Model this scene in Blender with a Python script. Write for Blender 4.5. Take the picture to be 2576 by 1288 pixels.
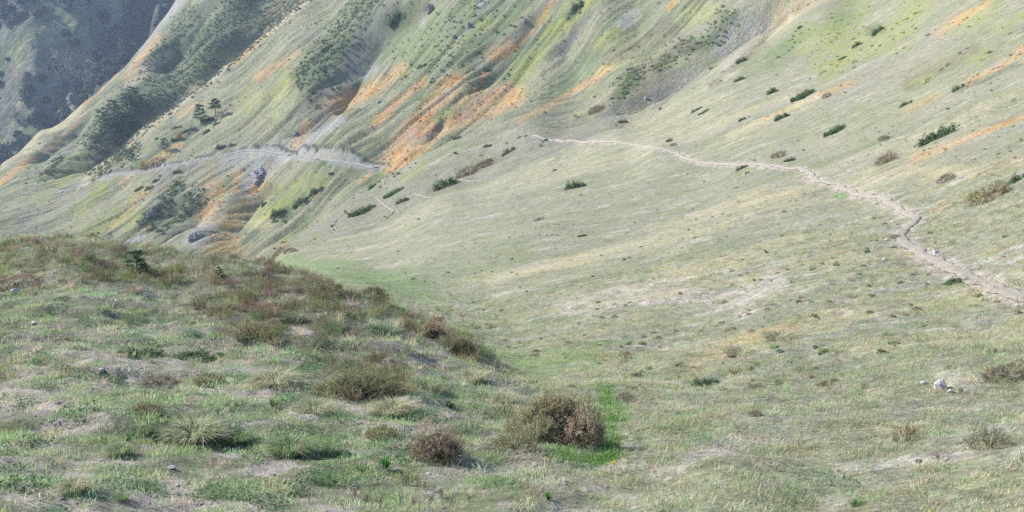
import bpy, math, random
import numpy as np
from mathutils import Vector

for _o in list(bpy.data.objects):
    bpy.data.objects.remove(_o)
S = bpy.context.scene
COL = S.collection

# ------------------------------------------------------------------ camera, sun, sky, exposure
HALF = math.tan(math.radians(25.0))          # half of the horizontal field of view
PITCH = math.radians(-9.0)
cam_d = bpy.data.cameras.new('camera')
cam_d.sensor_fit = 'HORIZONTAL'
cam_d.sensor_width = 36.0
cam_d.lens = 18.0 / HALF
cam_d.clip_start = 0.1
cam_d.clip_end = 6000.0
cam = bpy.data.objects.new('camera', cam_d)
cam.location = (0, 0, 0)
cam.rotation_euler = (math.radians(90.0) + PITCH, 0, 0)
COL.objects.link(cam)
S.camera = cam

SUN_AZ = math.atan2(-0.94, 0.34)             # from +Y, clockwise
SUN_EL = math.radians(37.0)
sun_vec = Vector((math.sin(SUN_AZ) * math.cos(SUN_EL), math.cos(SUN_AZ) * math.cos(SUN_EL), math.sin(SUN_EL)))
sun_d = bpy.data.lights.new('sun', 'SUN')
sun_d.energy = 4.2
sun_d.angle = math.radians(0.53)
sun_d.color = (1.0, 0.955, 0.89)
sun = bpy.data.objects.new('sun', sun_d)
sun.rotation_euler = (-sun_vec).to_track_quat('-Z', 'Y').to_euler()
sun.location = (-200, 150, 300)
COL.objects.link(sun)

W = bpy.data.worlds.new('World')
S.world = W
W.use_nodes = True
wn = W.node_tree
sky = wn.nodes.new('ShaderNodeTexSky')
sky.sky_type = 'NISHITA'
sky.sun_disc = False
sky.sun_elevation = SUN_EL
sky.sun_rotation = SUN_AZ
sky.altitude = 1500
bg = wn.nodes['Background']
wn.links.new(sky.outputs[0], bg.inputs[0])
bg.inputs[1].default_value = 0.15

S.view_settings.view_transform = 'Standard'
S.view_settings.look = 'None'
S.view_settings.gamma = 1.0
S.view_settings.exposure = 1.17
S.cycles.use_denoising = False
S.cycles.volume_bounces = 1
S.cycles.max_bounces = 6
S.cycles.diffuse_bounces = 3
S.cycles.transparent_max_bounces = 4

rng = np.random.default_rng(7)
random.seed(7)


# ------------------------------------------------------------------ small maths
def ray(px, py):
    u = (np.asarray(px, float) - 1288.0) / 1288.0 * HALF
    w = (644.0 - np.asarray(py, float)) / 1288.0 * HALF
    y = math.cos(PITCH) - w * math.sin(PITCH)
    z = math.sin(PITCH) + w * math.cos(PITCH)
    h = np.hypot(u, y)
    return np.arctan2(u, y), z / h            # azimuth and tangent of the elevation


def to_px(x, y, z):
    f = y * math.cos(PITCH) + z * math.sin(PITCH)
    up = -y * math.sin(PITCH) + z * math.cos(PITCH)
    f = np.where(f < 0.05, 0.05, f)
    return 1288.0 + x / f / HALF * 1288.0, 644.0 - up / f / HALF * 1288.0


def sstep(a, b, x):
    t = np.clip((x - a) / (b - a), 0, 1)
    return t * t * (3 - 2 * t)


def _hash(ix, iy, seed):
    h = (ix.astype(np.int64) * 374761393 + iy.astype(np.int64) * 668265263 + seed * 974634731) & 0x7fffffff
    h = ((h ^ (h >> 13)) * 1274126177) & 0x7fffffff
    h = (h ^ (h >> 16)) & 0xffff
    return h.astype(np.float32) / 65535.0


def vnoise(x, y, seed=0):
    ix = np.floor(x); iy = np.floor(y)
    fx = (x - ix).astype(np.float32); fy = (y - iy).astype(np.float32)
    ix = ix.astype(np.int64); iy = iy.astype(np.int64)
    fx = fx * fx * (3 - 2 * fx); fy = fy * fy * (3 - 2 * fy)
    a = _hash(ix, iy, seed); b = _hash(ix + 1, iy, seed)
    c = _hash(ix, iy + 1, seed); d = _hash(ix + 1, iy + 1, seed)
    return (a + (b - a) * fx) * (1 - fy) + (c + (d - c) * fx) * fy


def fbm(x, y, octaves=4, seed=0, gain=0.5):
    out = 0; amp = 1.0; tot = 0
    for o in range(octaves):
        cs, sn = math.cos(o * 1.1), math.sin(o * 1.1)
        out = out + amp * vnoise((x * cs - y * sn) * 2 ** o + o * 17.3, (x * sn + y * cs) * 2 ** o - o * 9.1, seed + o * 31)
        tot += amp; amp *= gain
    return out / tot - 0.5                    # about -0.5 .. 0.5


# ------------------------------------------------------------------ relief: survey points (bearing, distance, height) and a smooth sheet through them
CT = []                                       # (azimuth, log distance, tangent)


def P(px, py, d):
    t, v = ray(px, py)
    CT.append((float(t), math.log(d), float(v)))


def Z(px, d, z):                              # a point that no line of sight reaches: bearing, distance, height
    t, _ = ray(px, 500)
    CT.append((float(t), math.log(d), z / d))


def base_v(d):
    return -0.12 * (1 - np.exp(-d / 60.0) * 0.0) - 1.8 / d


for a in (-75, -55, -38, -28, -14, 0, 14, 28, 38, 55, 75):
    for d in (0.8, 1.6, 3.0):
        CT.append((math.radians(a), math.log(d), base_v(d)))
for row in (
    # foreground rows, left to right
    [(-900, 1288, 6.0), (-300, 1288, 6.1), (0, 1288, 6.2), (600, 1288, 6.2), (1288, 1288, 6.2), (1900, 1288, 6.3), (2576, 1288, 6.3), (3200, 1288, 6.2)],
    [(-300, 1150, 8.2), (0, 1150, 8.2), (600, 1150, 8.2), (1000, 1150, 8.3), (1250, 1150, 8.5), (1500, 1150, 8.8), (2000, 1150, 8.7), (2576, 1150, 8.2), (3200, 1150, 7.6)],
    [(-300, 1000, 11), (0, 1000, 11), (400, 1000, 10.8), (800, 1000, 10.8), (1150, 1000, 11.6), (1300, 1040, 11.0), (1450, 1000, 13.0), (1540, 1000, 13.3), (1700, 1000, 13.2), (2100, 1000, 12.3), (2576, 1000, 11), (3200, 1000, 9.6)],
    [(-300, 900, 13.6), (0, 900, 13.5), (400, 900, 13.3), (800, 900, 13), (1400, 905, 19.5), (1600, 900, 19), (2000, 900, 16.5), (2576, 900, 14), (3200, 900, 12)],
    [(-300, 800, 17.5), (0, 800, 17.5), (400, 800, 17), (800, 800, 15.7), (1150, 800, 38), (1300, 800, 35), (1600, 800, 28), (2000, 800, 22), (2576, 800, 18), (3200, 800, 15)],
    [(-300, 700, 22.5), (0, 700, 22.5), (400, 700, 21.2), (700, 712, 19.6), (960, 705, 68), (1100, 700, 60), (1400, 700, 48), (1800, 700, 36), (2200, 700, 28), (2576, 700, 23), (3200, 700, 18)],
    # crest of the knoll
    [(-900, 540, 38), (-300, 580, 34), (0, 600, 30), (200, 607, 29), (430, 631, 27), (640, 670, 24.5), (800, 701, 21.7), (960, 758, 19.2), (1050, 818, 17.4), (1150, 884, 15.7), (1250, 955, 14.1), (1330, 990, 13.2)],
    [(900, 830, 15.3), (1000, 860, 14.5), (1000, 920, 12.9), (1100, 935, 13.3), (1190, 965, 12.9), (1120, 895, 14.6), (1080, 960, 12.2), (1220, 990, 12.3)],
    # swale and lower slope
    [(1340, 965, 15.6), (1290, 925, 19), (1240, 880, 25), (1000, 715, 60), (880, 680, 78), (760, 655, 100), (690, 648, 116)],
    [(900, 600, 118), (1100, 600, 85), (1400, 600, 66), (1800, 600, 48), (2200, 600, 37), (2576, 600, 29.5), (3200, 600, 22)],
    [(1100, 510, 120), (1300, 500, 100), (1500, 500, 88), (1800, 500, 69), (2100, 500, 54), (2350, 500, 44), (2576, 500, 36.5), (3200, 500, 27)],
    # the footpath
    [(1340, 342, 166), (1440, 354, 146), (1500, 359, 133), (1560, 364, 122), (1640, 378, 109), (1710, 396, 100), (1790, 412, 91), (1890, 412, 82), (1960, 420, 75), (2030, 440, 67), (2100, 463, 60), (2150, 485, 55), (2230, 502, 48), (2300, 548, 40.5), (2270, 590, 37), (2330, 650, 31), (2450, 710, 25), (2576, 755, 20.6)],
    [(1580, 400, 112), (2000, 400, 78), (2200, 400, 63), (2400, 400, 52), (2576, 400, 44.5), (3200, 400, 32)],
    [(1700, 300, 128), (2000, 300, 97), (2300, 300, 73), (2576, 300, 57), (3200, 300, 39)],
    [(1850, 200, 134), (2100, 200, 110), (2300, 200, 91), (2576, 200, 69), (3200, 200, 47)],
    [(2000, 100, 146), (2300, 100, 110), (2576, 100, 83), (3200, 100, 55)],
    [(2150, 0, 158), (2300, 0, 134), (2576, 0, 98), (3200, 0, 66)],
    [(2300, -150, 180), (2576, -150, 132), (3200, -150, 88), (2576, -400, 230), (3200, -400, 150)],
    # crest of the smooth slope
    [(690, 646, 120), (850, 600, 129), (1000, 553, 133), (1200, 470, 137), (1320, 420, 138), (1440, 386, 134), (1560, 325, 147), (1700, 240, 153), (1830, 150, 161), (1950, 80, 169), (2010, 0, 177), (2080, -120, 190)],
    # scrubby spur beyond it
    [(1100, 440, 168), (1250, 370, 176), (1250, 420, 150), (1000, 500, 158), (900, 560, 150), (820, 565, 165), (980, 470, 187), (740, 630, 142)],
    [(1420, 335, 172), (1500, 310, 170), (1560, 268, 178), (1650, 220, 187), (1800, 120, 198), (1880, 60, 204), (1960, -10, 212)],
    [(1450, 290, 195), (1560, 205, 205), (1750, 95, 218), (1850, 0, 228), (1930, -120, 245)],
    [(640, 655, 150), (740, 600, 177), (850, 515, 197), (975, 433, 212), (1060, 390, 214), (1140, 350, 217), (1250, 290, 222), (1340, 255, 226)],
    # the big hillside
    [(985, 425, 242), (1010, 405, 240), (1110, 345, 247), (1210, 285, 252), (1300, 235, 256), (1450, 200, 247), (1600, 100, 248), (1700, 0, 254), (1780, -120, 270)],
    [(1000, 200, 300), (1000, 0, 350), (1300, 0, 305), (870, 320, 285), (740, 390, 300), (740, 200, 348), (740, 60, 405), (900, 100, 345), (1150, 100, 300), (600, 375, 327), (600, 250, 368), (480, 330, 362), (360, 430, 347), (1500, -100, 290), (1200, -150, 350), (950, -150, 410)],
    [(600, 500, 290), (600, 600, 265), (400, 550, 302), (300, 500, 337), (800, 500, 255), (800, 450, 264), (700, 600, 237), (650, 645, 225), (520, 620, 262), (200, 560, 330), (100, 590, 330), (0, 597, 335), (-300, 640, 335), (350, 610, 290)],
    [(210, 460, 374), (300, 376, 386), (390, 300, 401), (480, 233, 414), (560, 170, 427), (640, 105, 442), (700, 60, 453), (760, 0, 468), (850, -110, 490)],
    # the ridge behind
    [(395, 286, 452), (485, 218, 462), (640, 85, 494), (740, -10, 514), (208, 448, 402), (100, 500, 386), (0, 560, 362), (-300, 600, 360), (300, 360, 432), (300, 280, 472), (300, 205, 512), (200, 350, 470), (100, 420, 450), (0, 470, 440), (450, 100, 535), (550, 100, 502), (600, 0, 532), (450, 35, 562)],
    [(-300, 560, 440), (0, 410, 485), (100, 340, 503), (200, 270, 521), (280, 195, 540), (350, 125, 560), (400, 65, 576), (450, 0, 592), (520, -110, 612)],
    # the shaded mountainside at the back
    [(400, 0, 800), (320, 80, 788), (250, 150, 778), (175, 250, 764), (100, 350, 750), (0, 430, 738), (-300, 600, 705)],
    [(460, 5, 855), (205, 260, 793), (310, 150, 820), (350, 150, 842), (380, 100, 848), (130, 345, 772), (20, 425, 750), (520, -60, 890), (270, 200, 818)],
    [(0, 0, 905), (100, 100, 845), (100, 200, 810), (0, 200, 848), (0, 330, 792), (200, 0, 868), (-300, 200, 940), (-300, -200, 1040), (0, -200, 985), (300, -150, 915)],
):
    for p in row:
        P(*p)
# ground that lies behind crests
for px, pts in {
    -600: [(60, -13), (120, -38), (220, -58)],
    0: [(38, -7), (60, -15), (120, -38), (220, -58)],
    250: [(36, -6.6), (56, -14), (110, -32), (190, -50)],
    430: [(34, -6.3), (52, -12), (100, -26), (170, -41)],
    600: [(31, -6.1), (45, -9.5), (80, -17.5), (130, -29), (180, -36)],
    740: [(28, -5.6), (40, -8.1), (65, -12)],
    880: [(24.5, -5.4), (36, -7.4), (52, -9.7)],
    1000: [(22, -4.9), (32, -6.9)],
    1100: [(19.5, -4.6), (27, -6.3)],
    1200: [(17.5, -4.3), (21, -5.2)],
}.items():
    for d, z in pts:
        Z(px, d, z)
for px, py, d in [(1580, 330, 157), (1700, 258, 163), (1830, 170, 171), (1950, 100, 179), (2010, 22, 188),
                  (740, 615, 195), (850, 535, 212), (975, 452, 224), (1060, 408, 225), (1140, 366, 229), (1250, 304, 235),
                  (210, 472, 386), (300, 392, 402), (390, 318, 420), (480, 252, 434), (560, 190, 450), (640, 125, 466), (700, 80, 476), (760, 20, 490),
                  (0, 470, 530), (100, 400, 550), (200, 330, 570), (280, 255, 590), (350, 185, 610), (400, 125, 625), (450, 60, 645),
                  (0, 560, 650), (200, 420, 690), (350, 260, 740), (450, 160, 790), (1600, -600, 420), (900, -700, 620), (2576, -650, 420), (500, -500, 1150), (0, -420, 1250), (-600, -300, 1100)]:
    P(px, py, d)

CT = np.array(CT)
KTH = 6.0
cx = np.stack([CT[:, 0] * KTH, CT[:, 1]], 1)
cv = CT[:, 2] - base_v(np.exp(CT[:, 1]))


def tps_k(r2):
    return np.where(r2 > 1e-12, 0.5 * r2 * np.log(np.maximum(r2, 1e-12)), 0)


N = len(cx)
K = tps_k(((cx[:, None] - cx[None]) ** 2).sum(-1)) + np.eye(N) * 4e-4
Pm = np.concatenate([np.ones((N, 1)), cx], 1)
A = np.zeros((N + 3, N + 3)); A[:N, :N] = K; A[:N, N:] = Pm; A[N:, :N] = Pm.T
sol = np.linalg.solve(A, np.concatenate([cv, np.zeros(3)]))


def relief_v(th, s):
    q = np.stack([th.ravel() * KTH, s.ravel()], 1)
    out = np.empty(len(q))
    for i in range(0, len(q), 20000):
        b = q[i:i + 20000]
        r2 = ((b[:, None] - cx[None]) ** 2).sum(-1)
        out[i:i + 20000] = tps_k(r2) @ sol[:N] + sol[N] + b @ sol[N + 1:]
    return out.reshape(th.shape) + base_v(np.exp(s))


# the sheet's grid: fans of bearings by rings of distance
TH = np.concatenate([np.radians(np.linspace(-75, -29, 40, endpoint=False)), np.arctan(np.linspace(math.tan(math.radians(-29)), math.tan(math.radians(29)), 860)), np.radians(np.linspace(29, 75, 41)[1:])])
segs = [(0.7, 5.6, 40), (5.6, 40, 400), (40, 230, 330), (230, 640, 430), (640, 1050, 130), (1050, 1500, 24)]
LS = np.concatenate([np.linspace(math.log(a), math.log(b), n, endpoint=False) for a, b, n in segs] + [[math.log(1500)]])
RR = np.exp(LS)
NR, NC = len(RR), len(TH)


def cubic_up(coarse, xc, xf, axis):
    c = np.moveaxis(coarse, axis, 0)
    h = xc[1] - xc[0]
    t = (xf - xc[0]) / h
    i = np.clip(np.floor(t).astype(int), 1, len(xc) - 3)
    f = (t - i)
    f = f.reshape((-1,) + (1,) * (c.ndim - 1))
    p0, p1, p2, p3 = c[i - 1], c[i], c[i + 1], c[i + 2]
    o = p1 + 0.5 * f * (p2 - p0 + f * (2 * p0 - 5 * p1 + 4 * p2 - p3 + f * (3 * (p1 - p2) + p3 - p0)))
    return np.moveaxis(o, 0, axis)


thc = np.linspace(TH[0] - 0.02, TH[-1] + 0.02, 300)
sc_ = np.linspace(LS[0] - 0.05, LS[-1] + 0.05, 330)
vc = relief_v(*np.meshgrid(thc, sc_))
Vg = cubic_up(cubic_up(vc, sc_, LS, 0), thc, TH, 1)
Vg = np.where(Vg > 0.12, 0.12 + 0.10 * np.tanh((Vg - 0.12) / 0.10), np.maximum(Vg, -3.0))
TT, RG = np.meshgrid(TH, RR)
X = RG * np.sin(TT); Y = RG * np.cos(TT); Zb = RG * Vg

# ------------------------------------------------------------------ roughness of the relief
far = sstep(150, 260, RG)
near = 1 - sstep(35, 60, RG)
fx, fy = 0.78, 0.62                          # fall line of the big hillside
al = X * fx + Y * fy; ac = -X * fy + Y * fx
wob = fbm(X / 60, Y / 60, 3, 5) * 40
rib = fbm((ac + wob) / 26, al / 130, 4, 11)
rib2 = fbm((ac + wob * 0.5) / 7, al / 30, 3, 12)
rib3 = fbm(ac / 1.8, al / 9, 4, 13)
Zd = far * (rib * 7.0 + rib2 * 1.9 + rib3 * 1.0)
rill = np.exp(-(fbm((ac + wob * 0.25) / 13, al / 110, 4, 17) / 0.026) ** 2) * far * sstep(640, 600, RG)
rill2 = np.exp(-(fbm((ac + wob * 0.15) / 5, al / 36, 3, 18) / 0.045) ** 2) * far * sstep(640, 600, RG)
Zd = Zd - rill * 0.75 - rill2 * 0.40
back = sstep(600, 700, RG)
Zd = Zd + back * (fbm(X / 70, Y / 70, 4, 15) * 30 + fbm(X / 9, Y / 9, 3, 16) * 5 - far * (rib * 7.0 + rib2 * 1.7))
mid = sstep(18, 40, RG) * (1 - far)
Zd = Zd + mid * (fbm(X / 9, Y / 14, 4, 21) * 0.8 + fbm((Y + 0.2 * X) / 1.6, X / 6.5, 3, 22) * 0.30 + (RG < 120) * fbm((Y + 0.3 * X) / 0.45, X / 1.3, 3, 23) * 0.11)
lump = fbm(X / 0.9, Y / 0.9, 3, 31)
knl = near * sstep(1.0, -0.3, (X - 0.2) / 1.6 + 0.02 * Y)
Zd = Zd + near * (lump * 0.16 + fbm(X / 0.28, Y / 0.28, 3, 32) * 0.07 + fbm(X / 2.6, Y / 2.6, 2, 33) * 0.16) * sstep(1, 5, RG)
ter = fbm(X / 2.2, Y / 0.55, 3, 34)
Zd = Zd + knl * (np.abs(fbm(X / 0.6, Y / 0.5, 3, 35)) * -0.11 + sstep(-0.05, 0.12, ter) * 0.08 + fbm(X / 0.12, Y / 0.12, 2, 36) * 0.035) * sstep(4, 12, RG)
Zg = Zb + Zd
Vn = Zg / RG
PX, PY = to_px(X, Y, Zg)
runmax = np.maximum.accumulate(Vn, axis=0)
VIS = Vn >= np.concatenate([np.full((1, NC), -9.0), runmax[:-1]], 0) - 0.004
INF = VIS & (PX > -60) & (PX < 2640) & (PY > -60) & (PY < 1400)


def height(x, y):
    x = np.asarray(x, float); y = np.asarray(y, float)
    r = np.maximum(np.hypot(x, y), RR[0] * 1.01); t = np.arctan2(x, y)
    i = np.clip(np.searchsorted(LS, np.log(r)) - 1, 0, NR - 2)
    j = np.clip(np.searchsorted(TH, t) - 1, 0, NC - 2)
    fi = np.clip((np.log(r) - LS[i]) / (LS[i + 1] - LS[i]), 0, 1); fj = np.clip((t - TH[j]) / (TH[j + 1] - TH[j]), 0, 1)
    return (Zg[i, j] * (1 - fi) + Zg[i + 1, j] * fi) * (1 - fj) + (Zg[i, j + 1] * (1 - fi) + Zg[i + 1, j + 1] * fi) * fj


def spot(px, py, lo=4.0, hi=1300.0):
    """Where the line of sight of a photo point meets the ground between two distances."""
    t, v = ray(px, py)
    j = int(np.clip(np.searchsorted(TH, t) - 1, 0, NC - 2))
    fj = float(np.clip((t - TH[j]) / (TH[j + 1] - TH[j]), 0, 1))
    col = Vn[:, j] * (1 - fj) + Vn[:, j + 1] * fj
    i0 = int(np.searchsorted(RR, lo)); i1 = int(min(np.searchsorted(RR, hi), NR - 1))
    seg = col[i0:i1]
    k = np.nonzero(seg >= v)[0]
    if len(k) == 0:
        i = i0 + int(np.argmax(seg)); r = RR[i]
    else:
        i = i0 + int(k[0])
        if i == i0:
            r = RR[i]
        else:
            a, b = col[i - 1], col[i]
            r = RR[i - 1] + (RR[i] - RR[i - 1]) * (v - a) / max(b - a, 1e-9)
    x = r * math.sin(t); y = r * math.cos(t)
    return np.array([x, y, float(height(x, y))])


# ------------------------------------------------------------------ the track cut into the big hillside
def heights_along(pts):
    return np.array([height(p[0], p[1]) for p in pts])


def resample(pts, step):
    pts = np.array(pts, float)
    seg = np.hypot(*(np.diff(pts[:, :2], axis=0).T)); s = np.concatenate([[0], np.cumsum(seg)])
    n = max(int(s[-1] / step), 2)
    q = np.linspace(0, s[-1], n)
    return np.stack([np.interp(q, s, pts[:, k]) for k in range(pts.shape[1])], 1)


def smooth1(a, n):
    k = np.ones(n) / n
    return np.convolve(np.pad(a, (n // 2, n - 1 - n // 2), mode='edge'), k, mode='valid')


def refresh():
    global Vn, PX, PY, VIS, INF, Zg
    Vn = Zg / RG
    PX, PY = to_px(X, Y, Zg)
    rm = np.maximum.accumulate(Vn, axis=0)
    VIS = Vn >= np.concatenate([np.full((1, NC), -9.0), rm[:-1]], 0) - 0.004
    INF = VIS & (PX > -60) & (PX < 2640) & (PY > -60) & (PY < 1400)

# gullies: a V-shaped cut along a line, its left wall w1 and right wall w2 wide
def gully(pts, depth, w1, w2, lo, hi, shift=0.0, fade=0.25):
    p = np.array([spot(a, b, lo, hi) for a, b in pts])
    p[:, 0] += -fy * shift; p[:, 1] += fx * shift
    p = resample(p, 3.0)
    for k in (0, 1):
        p[:, k] = smooth1(p[:, k], 7)
    m_ = max(w1, w2) + 2
    sel = np.nonzero((X > p[:, 0].min() - m_) & (X < p[:, 0].max() + m_) & (Y > p[:, 1].min() - m_) & (Y < p[:, 1].max() + m_))
    qx, qy = X[sel], Y[sel]
    best = np.full(len(qx), 1e9); sg = np.zeros(len(qx)); st = np.zeros(len(qx)); n = len(p)
    for k in range(n - 1):
        a, b = p[k, :2], p[k + 1, :2]; ab = b - a; L2 = ab @ ab + 1e-9
        t = np.clip(((qx - a[0]) * ab[0] + (qy - a[1]) * ab[1]) / L2, 0, 1)
        dx = qx - a[0] - t * ab[0]; dy = qy - a[1] - t * ab[1]
        d = np.hypot(dx, dy); m = d < best
        best[m] = d[m]; sg[m] = (-dx * fy + dy * fx)[m]; st[m] = (k + t[m]) / (n - 1)
    ww = np.where(sg > 0, w1, w2)
    f = np.clip(1 - best / ww, 0, 1)
    f = f * f * (1.6 - 0.6 * f) * 0.5 + f * 0.5
    Zg[sel] -= depth * f * sstep(0, fade, st) * sstep(1.0, 1.0 - fade, st)


gully([(800, -60), (760, 0), (700, 60), (640, 105), (560, 170), (480, 233), (390, 300), (300, 376), (225, 448)], 22, 20, 9, 340, 500, shift=10, fade=0.06)
gully([(1010, -20), (960, 30), (900, 130), (850, 220), (790, 310), (745, 370)], 10, 12, 30, 260, 420, fade=0.15)
gully([(870, 240), (800, 315), (745, 375)], 3, 5, 6, 250, 400)
gully([(735, 405), (690, 430), (640, 475), (590, 545), (550, 600)], 6, 10, 9, 228, 340)
gully([(1390, -10), (1350, 60), (1305, 115), (1225, 185), (1160, 260)], 3.2, 4, 4.5, 235, 400)
gully([(1295, 236), (1180, 272), (1090, 328), (1010, 398)], 1.3, 4, 4, 232, 330)
gully([(1150, 250), (1100, 318), (1060, 372)], 1.0, 2, 2, 232, 330)
gully([(455, 480), (420, 520), (375, 575)], 5, 7, 8, 250, 400)
gully([(520, 490), (490, 545), (450, 600)], 4, 6, 8, 240, 380)
gully([(1960, -20), (1890, 60), (1810, 130), (1690, 214), (1600, 262), (1500, 310)], 6.5, 15, 6, 158, 250, fade=0.1)
gully([(1470, 10), (1440, 100), (1370, 170)], 3, 5, 8, 200, 340)
gully([(250, 270), (160, 345), (60, 420)], 4, 6, 10, 380, 560)
gully([(560, -20), (470, 90), (380, 190)], 6, 10, 14, 420, 600)


TRACKS = []
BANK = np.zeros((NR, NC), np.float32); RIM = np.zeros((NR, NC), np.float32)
for line, halfw, bank_w in (([(130, 490), (205, 464), (260, 449), (310, 438), (360, 431), (410, 421), (470, 409), (540, 393), (600, 380), (645, 376), (690, 384), (740, 394)], 0.8, 0.7),
                    ([(735, 394), (790, 399), (830, 404), (870, 410), (920, 417), (962, 426)], 1.2, 1.2)):
    p = np.array([spot(a, b, 228, 420) for a, b in line])
    p = resample(p, 2.0)
    for k in (0, 1, 2):
        p[:, k] = smooth1(p[:, k], 9)
    TRACKS.append((p, halfw))
    sel = np.nonzero((RG > 215) & (RG < 430) & (np.abs(TT) < 0.5))
    qx, qy = X[sel], Y[sel]
    bx0, bx1, by0, by1 = p[:, 0].min() - 9, p[:, 0].max() + 9, p[:, 1].min() - 9, p[:, 1].max() + 9
    k = (qx > bx0) & (qx < bx1) & (qy > by0) & (qy < by1)
    sel = (sel[0][k], sel[1][k]); qx, qy = qx[k], qy[k]
    best = np.full(len(qx), 1e9); nn = np.zeros(len(qx)); zz = np.zeros(len(qx))
    for a, b in zip(p[:-1], p[1:]):
        ab = b[:2] - a[:2]; L2 = ab @ ab
        t = np.clip(((qx - a[0]) * ab[0] + (qy - a[1]) * ab[1]) / L2, 0, 1)
        dx = qx - a[0] - t * ab[0]; dy = qy - a[1] - t * ab[1]
        d = np.hypot(dx, dy); up = dx * fx + dy * fy
        m = d < best
        best[m] = d[m]; nn[m] = (d * np.sign(up))[m]; zz[m] = (a[2] + t * (b[2] - a[2]))[m]
    m = best < 8
    z = Zg[sel]
    cut = np.minimum(z, zz + np.maximum(0, nn - halfw) * 2.2)
    fill = np.maximum(cut, zz - np.maximum(0, -nn - halfw) * 1.0)
    Zg[sel] = np.where(m, fill, z)
    BANK[sel] = np.maximum(BANK[sel], np.where((nn > -halfw - 0.6) & (nn < halfw + bank_w), 1, 0) * m)
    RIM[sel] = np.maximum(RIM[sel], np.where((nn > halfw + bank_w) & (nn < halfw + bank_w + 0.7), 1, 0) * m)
refresh()

# ------------------------------------------------------------------ what grows where: ground colours (albedo, a few shadows painted in)
PAL = {
    'G': (0.212, 0.205, 0.138), 'B': (0.128, 0.156, 0.078), 'L': (0.200, 0.215, 0.080), 'O': (0.345, 0.225, 0.112),
    'S': (0.345, 0.300, 0.190), 'D': (0.070, 0.090, 0.050), 'N': (0.125, 0.110, 0.068), 'R': (0.255, 0.248, 0.235),
    'E': (0.355, 0.305, 0.262), 'F': (0.135, 0.210, 0.075), 'K': (0.034, 0.048, 0.040), 'Y': (0.310, 0.310, 0.135),
    'V': (0.185, 0.175, 0.145), 'W': (0.45, 0.42, 0.385),
}
Pcol = {k: np.array(v) for k, v in PAL.items()}
C = np.empty((NR, NC, 3)); C[:] = Pcol['G']
na = fbm(ac / 9, al / 34, 4, 41); nb = fbm(ac / 3, al / 9, 4, 42); nc_ = fbm(X / 1.2, Y / 1.2, 4, 43); nd = fbm(X / 0.45, Y / 0.45, 4, 44)
ns = fbm((Y + 0.15 * X) / 1.3, X / 6, 4, 45)   # streaks down the smooth slope
nS = fbm((Y + 0.15 * X) / 5, X / 20, 4, 46)
FINE0 = fbm(ac / 1.6, al / 6, 3, 50)
DETAIL = np.where(RG > 150, nb * 1.0 + na * 0.25 + FINE0 * 0.5, np.where(RG > 35, ns * 1.1 + nS * 0.25, nc_ * 1.0 + nd * 0.9))
nf = fbm((Y + 0.3 * X) / 0.5, X / 1.7, 4, 47); nf2 = fbm((Y + 0.3 * X) / 0.16, X / 0.4, 3, 48); nmid = fbm((Y + 0.2 * X) / 1.5, X / 5, 5, 49)
FINE = np.where(RG > 150, fbm(ac / 1.6, al / 6, 3, 50), np.where(RG > 35, fbm((Y + 0.2 * X) / 0.7, X / 2.2, 3, 51), nf2))
TRAIL_PX = [(1340, 341), (1362, 348), (1400, 353), (1440, 356), (1500, 359), (1560, 361), (1600, 367), (1640, 374), (1680, 380), (1706, 388), (1718, 398), (1745, 405), (1790, 413), (1840, 414),
            (1890, 414), (1925, 418), (1960, 420), (1990, 426), (2022, 430), (2042, 441), (2050, 454), (2085, 461), (2115, 466), (2125, 477), (2145, 488), (2190, 497), (2224, 500), (2240, 512), (2262, 528), (2292, 540), (2308, 552), (2290, 570), (2262, 583), (2270, 602), (2290, 622), (2330, 648),
            (2390, 678), (2450, 708), (2520, 735), (2580, 757), (2700, 800)]
GRP = {}                                      # cover masks, reused when planting


def lay(key, w):
    global C
    C = C * (1 - w[..., None]) + Pcol[key] * w[..., None]


def stroke_w(pts, width, lo, hi, ragged=0.9):
    pts = np.array(pts, float)
    x0, y0 = pts.min(0) - width * 2.2; x1, y1 = pts.max(0) + width * 2.2
    sel = INF & (PX >= x0) & (PX <= x1) & (PY >= y0) & (PY <= y1) & (RG >= lo) & (RG <= hi)
    idx = np.nonzero(sel)
    qx, qy = PX[idx], PY[idx]
    d = np.full(len(qx), 1e9)
    if len(pts) == 1:
        d = np.hypot(qx - pts[0, 0], qy - pts[0, 1])
    for a, b in zip(pts[:-1], pts[1:]):
        ab = b - a
        t = np.clip(((qx - a[0]) * ab[0] + (qy - a[1]) * ab[1]) / max(ab @ ab, 1e-9), 0, 1)
        d = np.minimum(d, np.hypot(qx - a[0] - t * ab[0], qy - a[1] - t * ab[1]))
    w = sstep(1.45, 0.35, d / width + DETAIL[idx] * ragged * 1.7) * np.clip(0.85 + FINE[idx] * 1.5, 0.15, 1.0)
    return idx, w


def stroke(key, pts, width, strength=0.9, lo=42, hi=1500, ragged=0.9, mask=None):
    idx, w = stroke_w(pts, width, lo, hi, ragged)
    w = w * strength
    C[idx] = C[idx] * (1 - w[:, None]) + Pcol[key] * w[:, None]
    if mask:
        m = GRP.setdefault(mask, np.zeros((NR, NC), np.float32))
        m[idx] = np.maximum(m[idx], w)


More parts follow.
